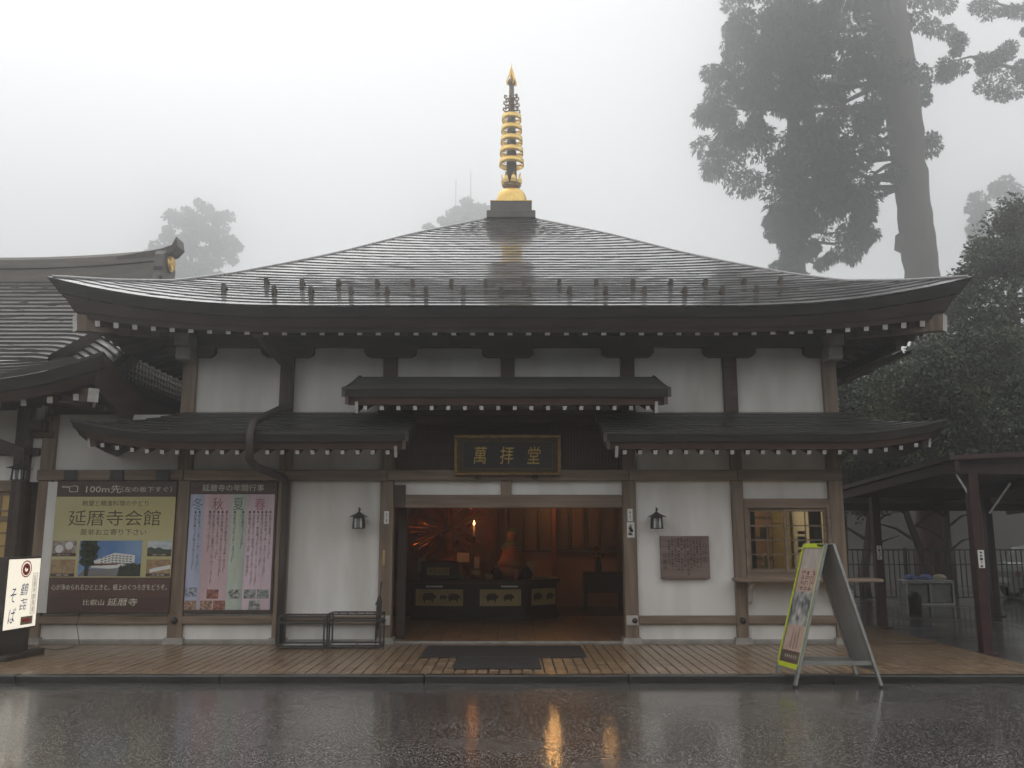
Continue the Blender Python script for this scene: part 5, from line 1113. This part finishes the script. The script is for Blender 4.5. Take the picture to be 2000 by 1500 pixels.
# dark evergreens beside the hall
def bushy(loc, label, clumps, rr, per, size, th, mat=leafe):
    t = thing('evergreen_tree', label, 'tree', loc); a = np.array(clumps); 
    link('crown', leafmesh('crown', a, rr, per, size, mat, .85, .15, 1.8), t)
    m = MB(); m.tube([(0, 0, 0), (.1, 0, th * .4), (-.05, .1, th * .8), (.0, 0, th)], [.2, .17, .12, .05], 10); m.build('trunk', barkm, t, True)
    m = MB()
    for q in a[:: max(1, len(a) // 22)]: m.tube([Vector((0, 0, max(.5, min(th, q[2] - .6)))), Vector(q) * .55 + Vector((0, 0, q[2] * .38)), Vector(q)], [.07, .05, .02], 6)
    m.build('limb', barkm, t)
def ell(n, cx, cy, cz, ax, ay, az):
    d = rg.normal(size=(n, 3)); d /= np.linalg.norm(d, axis=1)[:, None]; r = rg.uniform(.25, 1, n)[:, None] ** .5; return np.array([cx, cy, cz]) + d * r * np.array([ax, ay, az])
c = np.vstack([ell(120, 0, 0, 4.9, 2.8, 2.2, 2.2), ell(35, -1.4, 0, 3.8, 1.8, 1.5, 1.0)]); bushy((12.4, 9.8, ROAD), 'dense dark broadleaf evergreen beside the eave of the hall', c, rg.uniform(.4, .8, len(c)), 330, .06, 7)
c = np.vstack([ell(120, 0, 0, 7.6, 2.5, 2.4, 3.2), ell(18, .2, 0, 10.6, .7, .7, 1.0)]); bushy((15.3, 11.8, ROAD), 'taller dark evergreen with a pointed top at the edge of the picture', c, rg.uniform(.4, .85, len(c)), 330, .062, 10)
c = ell(70, 0, 0, 4.6, 2.3, 1.8, 2.0); bushy((9.6, 12.2, ROAD), 'smaller dark evergreen half hidden behind the hall corner', c, rg.uniform(.4, .75, len(c)), 300, .06, 5.5)
c = ell(90, 0, 0, 5.2, 3.0, 2.2, 3.0); bushy((19.0, 10.5, ROAD), 'wide dark evergreen beyond the shelter roof', c, rg.uniform(.45, .85, len(c)), 260, .07, 7)
# slim maples behind the shelter with leaning stems
for i, (x, y, dx, h, lb_) in enumerate(((11.4, 10.4, -.9, 4.0, 'slender dark maple leaning over the pale rack'), (12.6, 12.0, .2, 4.6, 'straight dark stem standing behind the leaning maple'), (9.9, 11.2, .4, 3.8, 'thin forked maple near the hall corner'))):
    t = thing('maple_tree', lb_, 'tree', (x, y, ROAD)); m = MB(); m.tube([(0, 0, 0), (-.05, 0, .6), (dx * .25, 0, 1.2), (dx * .6, 0, 2.2), (dx, 0, h)], [.17, .14, .11, .08, .03], 10); m.build('trunk', barkm, t, True)
    m = MB()
    for k in range(7): z = 1.2 + k * .35; s_ = (-1) ** k; m.tube([(dx * min(1, z / h), 0, z), (dx * z / h + s_ * .5, .1, z + .35), (dx * z / h + s_ * 1.0, .2, z + .5)], [.05, .035, .012], 6)
    m.build('limb', barkm, t); c = ell(40, dx * .8, 0, h - .6, 1.6, 1.0, 1.1); link('crown', leafmesh('crown', c, rg.uniform(.2, .45, len(c)), 60, .06, leafm, .6, .1, 1.2), t)
t = thing('cedar_tree', 'thick reddish cedar trunk standing behind the rack', 'tree', (12.9, 13.4, ROAD)); m = MB(); m.tube([(0, 0, 0), (.05, 0, 1.5), (.1, 0, 4), (.15, 0, 6)], [.62, .5, .45, .25], 16); m.build('trunk', M('red_bark', (.10, .055, .045), (.18, .105, .085), .9, (3, 3, .6), 7, .6, bdist=.05), t, True)
c = ell(60, 0, 0, 6.0, 2.2, 2.0, 1.5); link('crown', leafmesh('crown', c, rg.uniform(.4, .7, len(c)), 120, .10, leafc, .85, .4), t)
# pale trees far off in the fog
def fartree(name, label, loc, polyg, n, rlo, rhi, per, size, th):
    t = thing(name, label, 'tree', loc); c = fill(polyg, n, loc[1], 2.5); link('crown', leafmesh('crown', c - np.array(loc), rg.uniform(rlo, rhi, n), per, size, leafc, .8, .2), t)
    m = MB(); m.tube([(0, 0, 0), (0, 0, th * .5), (.1, 0, th)], [.8, .55, .15], 10); m.build('trunk', barkm, t, True); t.location = (loc[0] * 1.35, -13.7 + (loc[1] + 13.7) * 1.35, ROAD - .6); t.scale = (1.35,) * 3
fartree('fog_tree', 'pale tree dissolving in fog behind the crested ridge', (-36, 80, ROAD), [(-39.3, 33.6), (-38.8, 36.6), (-37.2, 37.0), (-36.6, 38.6), (-34.6, 38.6), (-34.0, 37.0), (-32.6, 38), (-32.6, 35.5), (-31.0, 34.0), (-31.0, 32.4), (-32.5, 31.5), (-31.8, 28), (-40.5, 26), (-40.2, 31)], 150, .5, 1.0, 150, .22, 37)
fartree('fog_tree', 'faintest pale tree beside the foot of the spire', (-5, 82, ROAD), [(-9.5, 36.2), (-8.6, 37.2), (-7.0, 36.8), (-7.4, 39.7), (-5.8, 40.0), (-4.0, 39.7), (-2.0, 38.5), (-1.5, 34), (-10, 34)], 70, .5, .9, 150, .22, 39)
fartree('fog_tree', 'pale tree in fog behind the pointed evergreen', (45, 62, ROAD), [(43.0, 33.0), (45.7, 33.6), (48, 31), (48, 24), (42, 24), (42.4, 30.4)], 80, .5, .9, 150, .2, 31)
t = thing('antenna_mast', 'thin antenna rods in fog beside the spire', 'antenna', (-6.3, 113, ROAD - .5)); t.scale = (1.35,) * 3; m = MB(); m.cyl((0, 0, 0), (0, 0, 42.6), .09, .05, 6); m.cyl((-1.7, 0, 30), (-1.7, 0, 41.6), .05, .04, 6); m.build('rods', bronze, t)

# ================================================================== FOG
hm = bpy.data.materials.new('fog_air'); hm.use_nodes = True; tn = hm.node_tree; tn.nodes.clear()
ho = tn.nodes.new('ShaderNodeOutputMaterial'); pv = tn.nodes.new('ShaderNodeVolumePrincipled')
pv.inputs['Color'].default_value = (.96, .965, .97, 1); pv.inputs['Density'].default_value = .0108; pv.inputs['Anisotropy'].default_value = .88
tn.links.new(pv.outputs[0], ho.inputs['Volume'])
kind(MB().box(-125, 125, -75, 150, ROAD - 1.8, 60).build('haze', hm), 'stuff')
